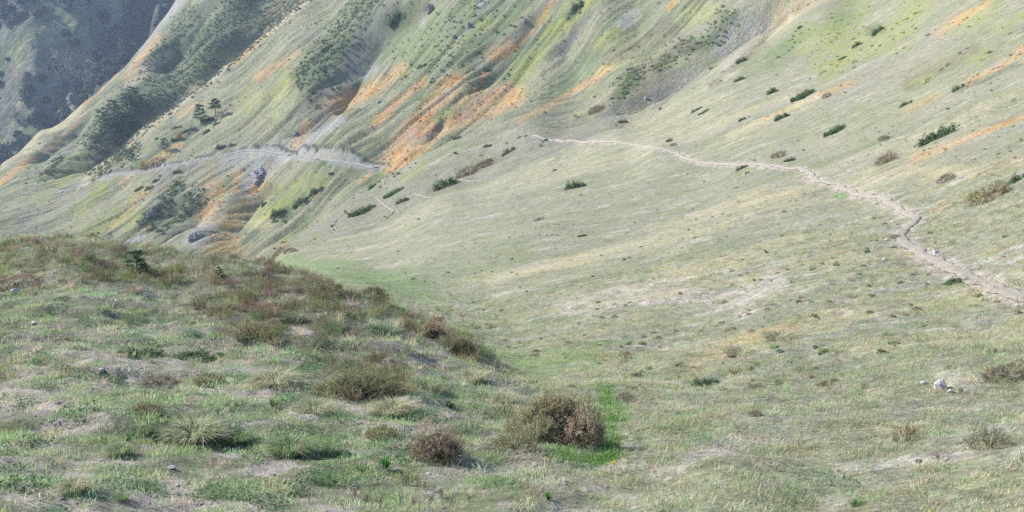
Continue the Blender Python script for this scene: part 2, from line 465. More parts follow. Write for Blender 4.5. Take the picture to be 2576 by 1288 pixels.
# broad variation
lay('S', sstep(0.02, 0.3, nS) * (RG < 230) * 0.35)
lay('B', sstep(0.0, 0.3, -nS) * (RG < 230) * 0.35)
lay('B', far * 0.30)
lay('S', far * sstep(0.05, 0.25, na) * 0.22)
lay('B', far * sstep(0.0, 0.2, -na) * 0.55)
lay('D', far * sstep(0.10, 0.25, nb * 0.7 - na * 0.6) * 0.45)
lay('V', far * sstep(0.08, 0.3, nb) * 0.5)
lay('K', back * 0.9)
wn_ = sstep(60, 40, RG) * sstep(11, 16, RG)
lay('W', wn_ * sstep(0.06, 0.24, nf) * sstep(-0.1, 0.15, nf2) * 0.5)
lay('B', wn_ * sstep(0.08, 0.26, -nf) * 0.55)
lay('N', wn_ * sstep(0.14, 0.3, nf2) * 0.45)
lay('S', wn_ * sstep(0.05, 0.3, fbm(X / 3, Y / 2, 4, 52)) * 0.4)
wm_ = sstep(38, 60, RG) * sstep(235, 200, RG)
lay('V', wm_ * sstep(0.04, 0.25, nmid) * 0.35)
lay('B', wm_ * sstep(0.06, 0.25, -nmid) * 0.35)
lay('W', wm_ * sstep(0.16, 0.3, FINE) * 0.30)
lay('N', wm_ * sstep(0.18, 0.32, -FINE) * 0.35)
wf_ = sstep(15, 11, RG)
lay('W', wf_ * sstep(0.12, 0.3, nd) * 0.35)
lay('B', wf_ * sstep(0.06, 0.25, -nd) * 0.45)
lay('N', wf_ * sstep(0.16, 0.3, nf2) * 0.4)
lay('N', np.clip(rill * 0.42 + rill2 * 0.25, 0, 1) * sstep(-0.2, 0.1, FINE))
lay('N', far * sstep(0.12, 0.3, FINE) * 0.35)
lay('S', far * sstep(0.12, 0.3, -FINE) * 0.25)

# --- back mountainside
MB = dict(lo=640)
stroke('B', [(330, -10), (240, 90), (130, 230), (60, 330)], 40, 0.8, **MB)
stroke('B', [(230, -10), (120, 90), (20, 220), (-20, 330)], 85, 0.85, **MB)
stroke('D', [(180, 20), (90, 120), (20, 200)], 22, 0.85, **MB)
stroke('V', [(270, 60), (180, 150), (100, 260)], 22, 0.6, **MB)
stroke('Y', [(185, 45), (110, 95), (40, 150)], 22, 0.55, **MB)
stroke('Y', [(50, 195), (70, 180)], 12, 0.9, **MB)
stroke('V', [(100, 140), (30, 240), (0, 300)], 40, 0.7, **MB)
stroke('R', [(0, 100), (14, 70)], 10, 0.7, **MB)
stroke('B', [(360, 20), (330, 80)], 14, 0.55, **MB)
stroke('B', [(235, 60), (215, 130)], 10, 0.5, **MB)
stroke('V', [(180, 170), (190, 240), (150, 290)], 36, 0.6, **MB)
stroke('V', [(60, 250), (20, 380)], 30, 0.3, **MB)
# --- ridge behind (360..640)
M5 = dict(lo=352, hi=630)
stroke('D', [(690, -10), (600, 60), (500, 130)], 40, 0.95, mask='scrub', **M5)
stroke('N', [(745, -5), (680, 48), (600, 118), (515, 182), (440, 240), (380, 286), (310, 345)], 30, 0.85, ragged=0.6, mask='scrub', **M5)  # gully's shadow band along the crest, painted in with its brown scrub
stroke('D', [(600, 20), (540, 90), (450, 180), (390, 240)], 46, 0.9, mask='scrub', **M5)
stroke('D', [(480, 40), (430, 110), (380, 170)], 24, 0.75, mask='scrub', **M5)
stroke('D', [(330, 250), (290, 300), (240, 360)], 36, 0.95, mask='scrub', **M5)
stroke('N', [(330, 370), (240, 430)], 26, 0.85, mask='scrub', **M5)
stroke('D', [(150, 400), (110, 450)], 12, 0.85, mask='scrub', **M5)
stroke('R', [(460, -12), (403, 60), (348, 120)], 13, 0.95, ragged=0.3, **M5)
stroke('O', [(400, 95), (345, 150), (320, 200)], 11, 0.9, **M5)
stroke('S', [(425, 135), (360, 180), (325, 215)], 14, 0.8, **M5)
stroke('O', [(290, 185), (250, 222), (205, 265)], 8, 0.85, **M5)
stroke('S', [(200, 272), (120, 335), (0, 415)], 15, 0.85, **M5)
stroke('O', [(205, 300), (120, 378), (60, 420), (0, 465)], 6, 0.85, **M5)
stroke('O', [(80, 392), (0, 460)], 7, 0.8, **M5)
stroke('L', [(205, 400), (150, 465), (100, 515)], 30, 0.8, **M5)
stroke('L', [(550, 150), (500, 190)], 22, 0.5, **M5)
# --- big hillside
M4 = dict(lo=222, hi=500)
stroke('S', [(770, 5), (640, 108), (480, 238), (300, 380), (210, 462)], 11, 0.85, ragged=0.4, lo=330, hi=500)
stroke('O', [(655, 98), (590, 160)], 8, 0.9, **M4)
stroke('O', [(490, 262), (450, 292)], 7, 0.8, **M4)
stroke('S', [(640, 240), (520, 315)], 24, 0.35, **M4)
stroke('L', [(735, 190), (680, 275), (620, 265)], 38, 0.65, **M4)
stroke('Y', [(720, 200), (690, 285)], 16, 0.6, **M4)
stroke('O', [(750, 133), (690, 170), (645, 195)], 11, 0.75, **M4)
stroke('D', [(930, 10), (885, 75), (810, 150), (775, 195)], 42, 0.95, mask='scrub', **M4)
stroke('N', [(860, 150), (840, 220), (800, 260)], 22, 0.7, mask='scrub', **M4)  # shaded flank of the dark scrub stripe, painted in as brown
stroke('V', [(990, 20), (944, 80), (890, 160), (840, 240)], 34, 0.75, **M4)
stroke('R', [(942, 172), (915, 195)], 12, 0.8, **M4)
stroke('V', [(800, 300), (740, 360), (700, 380)], 26, 0.6, **M4)
stroke('D', [(1010, 35), (985, 60)], 26, 0.9, mask='scrub', **M4)
stroke('F', [(1110, 30), (1080, 90), (1010, 165)], 30, 0.45, **M4)
stroke('B', [(1250, 20), (1130, 110), (1060, 170)], 75, 0.75, mask='brush', **M4)
stroke('L', [(1200, 60), (1150, 120)], 30, 0.5, **M4)
stroke('B', [(1320, 130), (1240, 210), (1190, 220)], 26, 0.75, mask='brush', **M4)
stroke('R', [(1100, 0), (1070, 40), (1062, 60)], 7, 0.8, **M4)
stroke('R', [(1215, 5), (1180, 70), (1150, 100)], 6, 0.6, **M4)
stroke('O', [(1012, 170), (950, 215), (920, 235), (850, 270)], 20, 0.9, mask='bracken', **M4)
stroke('O', [(1070, 205), (1010, 250), (948, 306)], 12, 0.9, mask='bracken', **M4)
stroke('O', [(1275, 118), (1245, 145)], 23, 0.9, mask='bracken', **M4)
stroke('N', [(1235, 170), (1208, 220)], 5, 0.8, **M4)
stroke('O', [(1225, 180), (1195, 225)], 9, 0.8, mask='bracken', **M4)
stroke('O', [(1140, 215), (1075, 280), (1015, 355), (990, 405)], 35, 0.95, mask='bracken', **M4)
stroke('O', [(1290, 238), (1180, 270), (1090, 325), (1010, 395)], 32, 0.95, mask='bracken', **M4)
stroke('N', [(1150, 260), (1100, 320), (1070, 360)], 5, 0.7, **M4)
stroke('F', [(1130, 270), (1100, 300)], 13, 0.7, **M4)
stroke('B', [(1075, 235), (1010, 280)], 17, 0.75, mask='brush', **M4)
stroke('O', [(775, 310), (745, 365)], 16, 0.85, mask='bracken', **M4)
stroke('O', [(870, 235), (825, 275)], 19, 0.8, mask='bracken', **M4)
stroke('V', [(790, 315), (764, 345)], 8, 0.8, **M4)
stroke('L', [(935, 355), (910, 375)], 18, 0.5, **M4)
stroke('S', [(950, 330), (860, 370)], 20, 0.4, **M4)
stroke('R', [(705, 360), (660, 420), (625, 465)], 26, 0.9, ragged=0.6, **M4)
stroke('N', [(715, 335), (690, 380), (650, 450)], 12, 0.7, **M4)
stroke('R', [(640, 380), (575, 410)], 22, 0.8, ragged=0.6, **M4)
stroke('R', [(860, 300), (790, 350), (735, 395), (705, 405)], 10, 0.9, ragged=0.5, **M4)
stroke('V', [(560, 420), (460, 425), (380, 450)], 24, 0.6, **M4)
stroke('O', [(536, 480), (520, 550)], 30, 0.8, mask='bracken', **M4)
stroke('O', [(602, 440), (590, 480)], 11, 0.8, mask='bracken', **M4)
stroke('O', [(655, 470), (610, 530), (570, 575)], 22, 0.85, mask='bracken', **M4)
stroke('O', [(365, 480), (325, 530), (280, 572)], 11, 0.85, mask='bracken', **M4)
stroke('O', [(428, 510), (370, 578)], 8, 0.95, mask='bracken', **M4)
stroke('O', [(590, 620), (520, 610)], 24, 0.7, mask='bracken', **M4)
stroke('O', [(330, 440), (305, 465)], 9, 0.85, mask='bracken', **M4)
stroke('O', [(450, 365), (410, 400), (370, 420)], 12, 0.75, mask='bracken', **M4)
stroke('D', [(450, 468), (410, 520), (365, 560)], 18, 1.0, mask='scrub', **M4)
stroke('D', [(495, 500), (450, 540), (400, 570)], 26, 0.95, mask='scrub', **M4)
stroke('L', [(300, 545), (230, 590)], 28, 0.75, **M4)
stroke('L', [(355, 465), (330, 500)], 12, 0.7, **M4)
stroke('L', [(255, 475), (200, 540)], 18, 0.7, **M4)
stroke('L', [(345, 535), (320, 570)], 20, 0.7, **M4)
stroke('B', [(270, 590), (220, 600)], 18, 0.8, mask='brush', **M4)
stroke('R', [(515, 575), (490, 600)], 22, 0.95, **M4)
stroke('V', [(60, 550), (150, 505), (200, 470)], 26, 0.6, lo=300, hi=500)
stroke('L', [(790, 460), (740, 490), (675, 525)], 30, 0.75, lo=222, hi=300)
stroke('Y', [(660, 540), (640, 560)], 18, 0.6, lo=222, hi=300)
stroke('D', [(720, 535), (695, 555)], 13, 0.95, lo=200, hi=300, mask='scrub')
stroke('B', [(800, 530), (744, 585), (700, 610)], 12, 0.7, lo=140, hi=300)
stroke('L', [(800, 590), (770, 615)], 12, 0.8, lo=130, hi=300)
stroke('S', [(690, 555), (655, 570)], 12, 0.6, lo=200, hi=300)
stroke('O', [(720, 610), (680, 630)], 6, 0.7, lo=140, hi=300)
stroke('O', [(930, 440), (905, 460)], 6, 0.7, lo=200, hi=300)
lay('R', BANK * 0.6)
lay('K', RIM * sstep(-0.3, -0.1, FINE) * 0.85)  # dark bare soil at the bank's rim, overhang shadow painted in with it
# --- scrubby spur
M3 = dict(lo=139, hi=240)
stroke('V', [(1330, 360), (1180, 420), (900, 545), (800, 600)], 50, 0.55, **M3)
stroke('L', [(1065, 412), (1010, 448)], 14, 0.75, **M3)
stroke('N', [(1290, 385), (1210, 415), (1170, 445), (1080, 480)], 10, 0.7, **M3)
stroke('N', [(940, 520), (890, 545)], 10, 0.6, **M3)
stroke('F', [(1000, 484), (975, 490)], 12, 0.5, **M3)
stroke('B', [(1220, 410), (1190, 420)], 9, 0.7, **M3)
stroke('V', [(1440, 330), (1390, 360), (1290, 400)], 25, 0.7, **M3)
# --- upper middle
M2 = dict(lo=139, hi=330)
stroke('Y', [(1583, 140), (1513, 185)], 13, 0.7, **M2)
stroke('O', [(1540, 168), (1480, 210), (1413, 250), (1303, 307)], 9, 0.8, **M2)
stroke('L', [(1480, 0), (1420, 45), (1360, 130), (1310, 185)], 32, 0.8, mask='lush', **M2)
stroke('L', [(1560, 80), (1510, 110)], 18, 0.75, mask='lush', **M2)
stroke('D', [(1455, 15), (1430, 45)], 13, 0.85, mask='scrub', **M2)
stroke('B', [(1335, 110), (1290, 160)], 22, 0.6, mask='brush', **M2)
stroke('N', [(1385, 5), (1355, 60), (1300, 110)], 7, 0.85, mask='lush', **M2)
stroke('O', [(1390, 0), (1345, 75), (1290, 125)], 6, 0.8, mask='bracken', **M2)
stroke('O', [(1705, 0), (1680, 20)], 6, 0.9, **M2)
stroke('V', [(1500, 20), (1440, 100), (1370, 170)], 14, 0.7, **M2)
stroke('Y', [(1790, 20), (1720, 50)], 20, 0.6, **M2)
stroke('R', [(1600, 40), (1570, 62)], 17, 0.6, **M2)
stroke('N', [(1680, 60), (1600, 120), (1540, 150)], 17, 0.55, mask='lush', **M2)
stroke('D', [(1830, 50), (1788, 100), (1738, 125)], 28, 0.8, mask='scrub', **M2)
stroke('N', [(1720, 110), (1660, 165), (1600, 190)], 18, 0.6, mask='scrub', **M2)
stroke('D', [(1690, 155), (1660, 175)], 14, 0.75, mask='scrub', **M2)
stroke('R', [(1895, 50), (1840, 100), (1810, 130)], 24, 0.85, **M2)
stroke('V', [(1760, 170), (1690, 215), (1600, 258), (1503, 305), (1465, 340)], 22, 0.85, **M2)
stroke('N', [(1620, 235), (1590, 255)], 12, 0.7, mask='lush', **M2)
stroke('N', [(1520, 270), (1495, 280)], 10, 0.6, mask='lush', **M2)
stroke('D', [(1600, 195), (1560, 225), (1545, 265)], 22, 0.9, mask='scrub', **M2)
stroke('F', [(1580, 200), (1550, 230)], 14, 0.35, mask='lush', **M2)
# --- smooth slope
MS = dict(lo=36, hi=215)
stroke('E', [(1945, 60), (1863, 125), (1815, 195)], 14, 0.6, **MS)
stroke('N', [(1920, 110), (1850, 165), (1790, 215)], 10, 0.7, mask='lush', **MS)
stroke('B', [(2000, 115), (1935, 150), (1880, 180)], 20, 0.7, mask='lush', **MS)
stroke('O', [(2040, -5), (1960, 50)], 20, 0.47, ragged=1.25, mask='fern', **MS)
stroke('N', [(2025, 5), (2000, 25)], 12, 0.6, mask='lush', **MS)
stroke('L', [(2150, 20), (2090, 90), (2030, 105)], 40, 0.75, mask='lush', **MS)
stroke('F', [(2150, 25), (2110, 60)], 20, 0.35, mask='lush', **MS)
stroke('B', [(2010, 90), (1950, 160)], 24, 0.5, mask='lush', **MS)
stroke('L', [(2310, 10), (2252, 95), (2153, 115), (2080, 165)], 40, 0.7, mask='lush', **MS)
stroke('L', [(2510, 10), (2460, 45), (2400, 80)], 24, 0.65, mask='lush', **MS)
stroke('D', [(2210, 72), (2190, 80)], 14, 0.65, mask='lush', **MS)
stroke('L', [(2560, 40), (2500, 70)], 16, 0.6, mask='lush', **MS)
stroke('O', [(2482, 10), (2412, 45), (2360, 88)], 9, 0.64, ragged=1.25, mask='fern', **MS)
stroke('O', [(2430, 35), (2400, 50)], 14, 0.51, ragged=1.25, mask='fern', **MS)
stroke('V', [(2400, 100), (2340, 130), (2180, 190), (2080, 250)], 30, 0.5, **MS)
stroke('N', [(2450, 125), (2380, 165), (2290, 205)], 20, 0.55, mask='lush', **MS)
stroke('L', [(2480, 135), (2440, 155)], 14, 0.7, mask='lush', **MS)
stroke('L', [(2350, 195), (2300, 208)], 10, 0.4, mask='lush', **MS)
stroke('O', [(2590, 115), (2520, 165), (2432, 207)], 9, 0.68, ragged=1.25, mask='fern', **MS)
stroke('D', [(2560, 165), (2480, 200), (2400, 225)], 8, 0.65, mask='lush', **MS)
stroke('O', [(2145, 205), (2057, 240)], 8, 0.59, ragged=1.25, mask='fern', **MS)
stroke('S', [(2060, 240), (1942, 295), (1832, 345)], 9, 0.7, **MS)
stroke('O', [(1990, 270), (1920, 305)], 6, 0.42, ragged=1.25, mask='fern', **MS)
stroke('O', [(2350, 243), (2282, 280)], 7, 0.42, ragged=1.25, mask='fern', **MS)
stroke('O', [(2590, 288), (2482, 330), (2382, 370), (2300, 398)], 10, 0.72, ragged=1.25, mask='fern', **MS)
stroke('O', [(2560, 390), (2530, 402)], 8, 0.51, ragged=1.25, mask='fern', **MS)
stroke('S', [(2560, 410), (2400, 440), (2282, 430), (2160, 462)], 15, 0.6, **MS)
stroke('N', [(2250, 390), (2200, 415)], 16, 0.55, mask='lush', **MS)
stroke('N', [(2530, 410), (2470, 440)], 14, 0.5, mask='lush', **MS)
stroke('O', [(2520, 480), (2440, 500)], 12, 0.34, ragged=1.25, mask='fern', **MS)
stroke('O', [(2380, 520), (2350, 540)], 9, 0.38, ragged=1.25, mask='fern', **MS)
stroke('V', [(2240, 395), (2010, 470)], 14, 0.4, **MS)
stroke('N', [(2090, 468), (2020, 492)], 8, 0.5, mask='lush', **MS)
stroke('B', [(690, 652), (800, 668), (900, 690), (1060, 715)], 26, 0.7, mask='lush', **MS)
stroke('B', [(960, 740), (1060, 700), (1300, 640)], 46, 0.5, mask='lush', **MS)
stroke('F', [(700, 655), (860, 690), (1040, 725), (1120, 790)], 26, 0.4, mask='lush', **MS)
stroke('S', [(2000, 480), (1900, 500), (1620, 600), (1450, 650), (1230, 705)], 13, 0.6, **MS)
stroke('V', [(1850, 520), (1600, 600)], 8, 0.4, **MS)
stroke('F', [(2130, 492), (2105, 496)], 8, 0.6, mask='lush', **MS)
MN = dict(lo=12, hi=60)
stroke('F', [(1480, 900), (1340, 930), (1260, 900)], 34, 0.55, lo=13.4, hi=60)
stroke('B', [(1250, 850), (1340, 820), (1200, 780)], 40, 0.35, lo=14.5, hi=60)
stroke('S', [(2010, 595), (1880, 640), (1780, 680), (1550, 735)], 14, 0.55, **MN)
stroke('E', [(1960, 720), (1820, 760), (1600, 735), (1420, 770)], 28, 0.55, ragged=1.6, **MN)
stroke('W', [(1910, 725), (1860, 770)], 20, 0.35, ragged=1.7, **MN)
stroke('O', [(2010, 825), (1880, 850), (1750, 915)], 22, 0.5, **MN)
stroke('S', [(2120, 800), (1960, 850), (1780, 900)], 24, 0.6, **MN)
stroke('S', [(2200, 780), (2050, 800)], 18, 0.5, **MN)
stroke('S', [(2300, 870), (2150, 880)], 16, 0.4, **MN)
stroke('D', [(1900, 915), (1790, 955)], 10, 0.65, **MN)
stroke('E', [(1960, 930), (1800, 980)], 16, 0.4, ragged=1.6, **MN)
ML = dict(lo=4.5, hi=20)
stroke('E', [(1900, 1105), (1780, 1140), (1680, 1190)], 12, 0.55, ragged=1.3, **ML)
stroke('E', [(2370, 950), (2440, 965)], 26, 0.8, ragged=0.9, **ML)
stroke('E', [(2440, 1135), (2370, 1150), (2280, 1170)], 18, 0.75, ragged=1.0, **ML)
stroke('E', [(2190, 985), (2220, 995)], 18, 0.5, ragged=1.4, **ML)
stroke('E', [(1560, 1000), (1575, 1110), (1560, 1150)], 11, 0.6, ragged=0.9, **ML)
stroke('F', [(1520, 985), (1545, 1050), (1535, 1120), (1510, 1150)], 22, 0.85, lo=7, hi=16, ragged=0.8, mask='fresh')
stroke('F', [(1390, 1145), (1480, 1165)], 16, 0.6, lo=7, hi=16, mask='fresh')
stroke('E', [(1320, 1150), (1250, 1175), (1350, 1168)], 16, 0.7, **ML)
stroke('E', [(1500, 1180), (1620, 1170)], 7, 0.6, **ML)
for q in ((1650, 1210), (1700, 1250), (1480, 1230), (1580, 1265), (1360, 1225), (2110, 1180), (2080, 1270), (2540, 1240)):
    stroke('E', [q, (q[0] + 50, q[1] - 6)], 13, 0.5, ragged=1.5, **ML)
# --- worn verge of the footpath
verge = np.full((NR, NC), 9.0)
for a_, b_, _z in resample(np.array([spot(p_, q_, 18 if p_ > 2300 else 30, 190) for p_, q_ in TRAIL_PX]), 0.25):
    r_ = math.hypot(a_, b_); t_ = math.atan2(a_, b_)
    i0, i1 = np.searchsorted(RR, [r_ - 1.0, r_ + 1.0]); j0, j1 = np.searchsorted(TH, [t_ - 1.0 / r_, t_ + 1.0 / r_])
    sl = (slice(i0, i1 + 1), slice(j0, j1 + 1))
    verge[sl] = np.minimum(verge[sl], np.hypot(X[sl] - a_, Y[sl] - b_))
lay('E', sstep(0.55, 0.12, verge + FINE * 0.9) * 0.8)
# --- knoll
KN = (sstep(44, 34, RG) * sstep(1345, 1230, PX + (1000 - PY) * 0.0)) * INF
knoll_w = KN * sstep(1290, 1150, PX - np.clip(PY - 1000, 0, 400) * 1.2)
ne = fbm(X / 0.22, Y / 0.16, 3, 53)
lay('E', knoll_w * sstep(0.0, 0.16, ne * 0.7 + nd * 0.5 + nc_ * 0.35) * sstep(830, 900, PY) * 0.8)
lay('B', knoll_w * sstep(-0.02, 0.18, -nd * 0.7 - nc_ * 0.6) * 0.55)
lay('V', knoll_w * sstep(930, 840, PY) * 0.4)
stroke('N', [(0, 655), (250, 655), (450, 690), (650, 700), (800, 770)], 46, 0.7, lo=9, hi=40, mask='heather')
stroke('N', [(560, 770), (760, 830), (900, 880), (960, 980)], 64, 0.8, lo=9, hi=30, mask='heather')
stroke('N', [(900, 740), (1050, 830), (1180, 890)], 30, 0.6, lo=9, hi=30, mask='heather')
stroke('V', [(600, 730), (760, 745)], 26, 0.5, lo=9, hi=30)
stroke('E', [(740, 828), (770, 840)], 11, 0.9, lo=9, hi=30, ragged=0.6)
stroke('E', [(120, 880), (260, 930), (420, 950), (560, 880)], 24, 0.4, lo=6, hi=20, ragged=1.5)
stroke('E', [(560, 960), (660, 970)], 32, 0.6, lo=6, hi=20, ragged=1.3)
stroke('B', [(0, 770), (150, 770), (330, 800)], 36, 0.5, lo=6, hi=25)
stroke('E', [(0, 1150), (120, 1140), (200, 1170)], 22, 0.7, lo=4, hi=14, ragged=1.2)
stroke('E', [(860, 1000), (1000, 1080), (900, 1100)], 24, 0.45, lo=4, hi=14, ragged=1.2)
stroke('E', [(1080, 1190), (1200, 1180)], 20, 0.7, lo=4, hi=14)

# ------------------------------------------------------------------ materials
def new_mat(name):
    m = bpy.data.materials.new(name); m.use_nodes = True
    nt = m.node_tree
    b = nt.nodes['Principled BSDF']
    b.inputs['Roughness'].default_value = 0.9
    b.inputs['Specular IOR Level'].default_value = 0.12
    return m, nt, b


def ND(nt, t, **kw):
    n = nt.nodes.new(t)
    for k, v in kw.items():
        setattr(n, k, v)
    return n


def math_(nt, op, a, b=None):
    n = ND(nt, 'ShaderNodeMath', operation=op)
    for i, q in enumerate((a, b)):
        if q is None:
            continue
        if isinstance(q, (int, float)):
            n.inputs[i].default_value = q
        else:
            nt.links.new(q, n.inputs[i])
    return n.outputs[0]


def noise_(nt, vec, scale, detail=4, rough=0.55):
    n = ND(nt, 'ShaderNodeTexNoise')
    n.inputs['Scale'].default_value = scale; n.inputs['Detail'].default_value = detail; n.inputs['Roughness'].default_value = rough
    nt.links.new(vec, n.inputs['Vector'])
    return n.outputs['Fac']


def remap(nt, x, a, b, c, d):
    n = ND(nt, 'ShaderNodeMapRange')
    nt.links.new(x, n.inputs[0])
    for i, q in enumerate((a, b, c, d)):
        n.inputs[i + 1].default_value = q
    return n.outputs[0]


def ground_material(name, scales, bump_scale, bump_dist, streak=None):
    m, nt, b = new_mat(name)
    co = ND(nt, 'ShaderNodeTexCoord').outputs['Object']
    vec = co
    if streak:
        mp = ND(nt, 'ShaderNodeMapping', vector_type='TEXTURE')
        mp.inputs['Rotation'].default_value = (0, 0, streak[0]); mp.inputs['Scale'].default_value = (1 / streak[1], 1, 1 / streak[2])
        nt.links.new(co, mp.inputs['Vector']); vec = mp.outputs[0]
    att = ND(nt, 'ShaderNodeAttribute', attribute_name='cover').outputs['Color']
    fac = None
    for s, lo, hi in scales:
        v = remap(nt, noise_(nt, vec, s, 6, 0.65), 0.28, 0.72, lo, hi)
        fac = v if fac is None else math_(nt, 'MULTIPLY', fac, v)
    mul = ND(nt, 'ShaderNodeVectorMath', operation='SCALE')
    nt.links.new(att, mul.inputs[0]); nt.links.new(fac, mul.inputs['Scale'])
    hs = ND(nt, 'ShaderNodeHueSaturation')
    hs.inputs['Hue'].default_value = 0.5
    nt.links.new(remap(nt, noise_(nt, vec, scales[0][0] * 0.6, 4), 0.3, 0.7, 0.475, 0.525), hs.inputs['Hue'])
    nt.links.new(remap(nt, noise_(nt, vec, scales[0][0] * 0.37, 4), 0.3, 0.7, 0.75, 1.25), hs.inputs['Saturation'])
    nt.links.new(mul.outputs[0], hs.inputs['Color'])
    nt.links.new(hs.outputs[0], b.inputs['Base Color'])
    bp = ND(nt, 'ShaderNodeBump'); bp.inputs['Distance'].default_value = bump_dist; bp.inputs['Strength'].default_value = 1.0
    nt.links.new(noise_(nt, vec, bump_scale, 6, 0.7), bp.inputs['Height'])
    nt.links.new(bp.outputs[0], b.inputs['Normal'])
    return m


M_ground = ground_material('turf_and_soil', [(9, 0.65, 1.35), (45, 0.5, 1.5)], 26, 0.05)
M_slope = ground_material('pasture', [(2.5, 0.78, 1.22), (11, 0.6, 1.4), (32, 0.5, 1.5)], 7, 0.10, (-0.1, 0.6, 0.3))
M_hill = ground_material('hill_grass', [(0.55, 0.8, 1.2), (2.6, 0.65, 1.35), (8, 0.55, 1.45)], 2.0, 0.45, (0.67, 0.7, 0.5))
M_mount = ground_material('mountain_cover', [(0.09, 0.6, 1.4), (0.4, 0.5, 1.5)], 0.35, 3.0, (0.67, 0.5, 0.5))


def mesh_obj(name, V, F, mat, parent=None, smooth=False, link=True, mats=None, fmat=None):
    me = bpy.data.meshes.new(name)
    V = np.asarray(V, np.float32)
    if isinstance(F, np.ndarray):
        k = F.shape[1]
        me.vertices.add(len(V)); me.vertices.foreach_set('co', V.ravel())
        me.loops.add(F.size); me.loops.foreach_set('vertex_index', F.astype(np.int32).ravel())
        me.polygons.add(len(F)); me.polygons.foreach_set('loop_start', np.arange(0, F.size, k, dtype=np.int32))
        me.update(calc_edges=True); me.validate()
    else:
        me.from_pydata([tuple(map(float, v)) for v in V], [], [tuple(f) for f in F])
    if smooth:
        me.polygons.foreach_set('use_smooth', np.ones(len(me.polygons), bool))
    for m in (mats or [mat]):
        me.materials.append(m)
    if fmat is not None:
        me.polygons.foreach_set('material_index', np.asarray(fmat, np.int32))
    o = bpy.data.objects.new(name, me)
    if link:
        COL.objects.link(o)
    if parent:
        o.parent = parent
    return o


def tag(o, label=None, cat=None, group=None, kind=None):
    if label: o['label'] = label
    if cat: o['category'] = cat
    if group: o['group'] = group
    if kind: o['kind'] = kind
    return o


# ------------------------------------------------------------------ the land, cut into its natural pieces
b1 = np.interp(TH, ray([-600, 0, 430, 690, 850, 1000, 1100, 1200, 1290, 1345, 1400], [640] * 11)[0], [46, 40, 34, 30, 26, 23, 20, 17.5, 14.6, 12.6, 0.5])
b2 = np.interp(TH, ray([690, 740, 850, 1000, 1200, 1440, 1560, 1700, 1830, 1950, 2010, 2080, 2200], [500] * 13)[0], [118, 126, 131, 135, 138, 140, 150, 158, 166, 174, 182, 196, 240])
b3 = np.interp(TH, ray([-600, 0, 200, 350, 450, 520, 700], [500] * 7)[0], [500, 520, 560, 600, 635, 660, 760])
ri = np.arange(NR - 1)[:, None]
rc = RR[:-1][:, None]
zone = np.where(rc < b1[None, :-1], 0, np.where(rc < b2[None, :-1], 1, np.where(rc < b3[None, :-1], 2, 3)))
idx = np.arange(NR * NC).reshape(NR, NC)
quads = np.stack([idx[:-1, :-1], idx[:-1, 1:], idx[1:, 1:], idx[1:, :-1]], -1)
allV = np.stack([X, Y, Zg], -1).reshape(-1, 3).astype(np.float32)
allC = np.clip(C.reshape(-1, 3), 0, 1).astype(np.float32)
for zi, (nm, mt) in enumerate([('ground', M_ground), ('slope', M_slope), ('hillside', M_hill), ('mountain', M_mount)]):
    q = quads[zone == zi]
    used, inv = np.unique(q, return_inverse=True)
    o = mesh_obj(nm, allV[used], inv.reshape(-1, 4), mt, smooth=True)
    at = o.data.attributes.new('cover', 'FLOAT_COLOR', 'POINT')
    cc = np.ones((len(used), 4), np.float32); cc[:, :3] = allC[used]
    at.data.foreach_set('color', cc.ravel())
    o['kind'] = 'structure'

# ------------------------------------------------------------------ paths (worn earth, laid on the turf)
def earth_material(name, a, b_, scale, bump=None):
    m, nt, b = new_mat(name)
    co = ND(nt, 'ShaderNodeTexCoord').outputs['Object']
    r = ND(nt, 'ShaderNodeValToRGB')
    r.color_ramp.elements[0].position = 0.3; r.color_ramp.elements[0].color = (*a, 1)
    r.color_ramp.elements[1].position = 0.7; r.color_ramp.elements[1].color = (*b_, 1)
    nt.links.new(noise_(nt, co, scale, 8, 0.7), r.inputs[0])
    nt.links.new(r.outputs[0], b.inputs['Base Color'])
    bp = ND(nt, 'ShaderNodeBump'); bp.inputs['Distance'].default_value = 0.4 / scale if bump is None else bump
    nt.links.new(noise_(nt, co, scale * 2.5, 6, 0.7), bp.inputs['Height']); nt.links.new(bp.outputs[0], b.inputs['Normal'])
    return m


M_path = earth_material('trodden_earth', (0.255, 0.222, 0.178), (0.38, 0.34, 0.28), 4)
M_track = earth_material('gravel_track', (0.23, 0.222, 0.195), (0.35, 0.335, 0.30), 1.5)


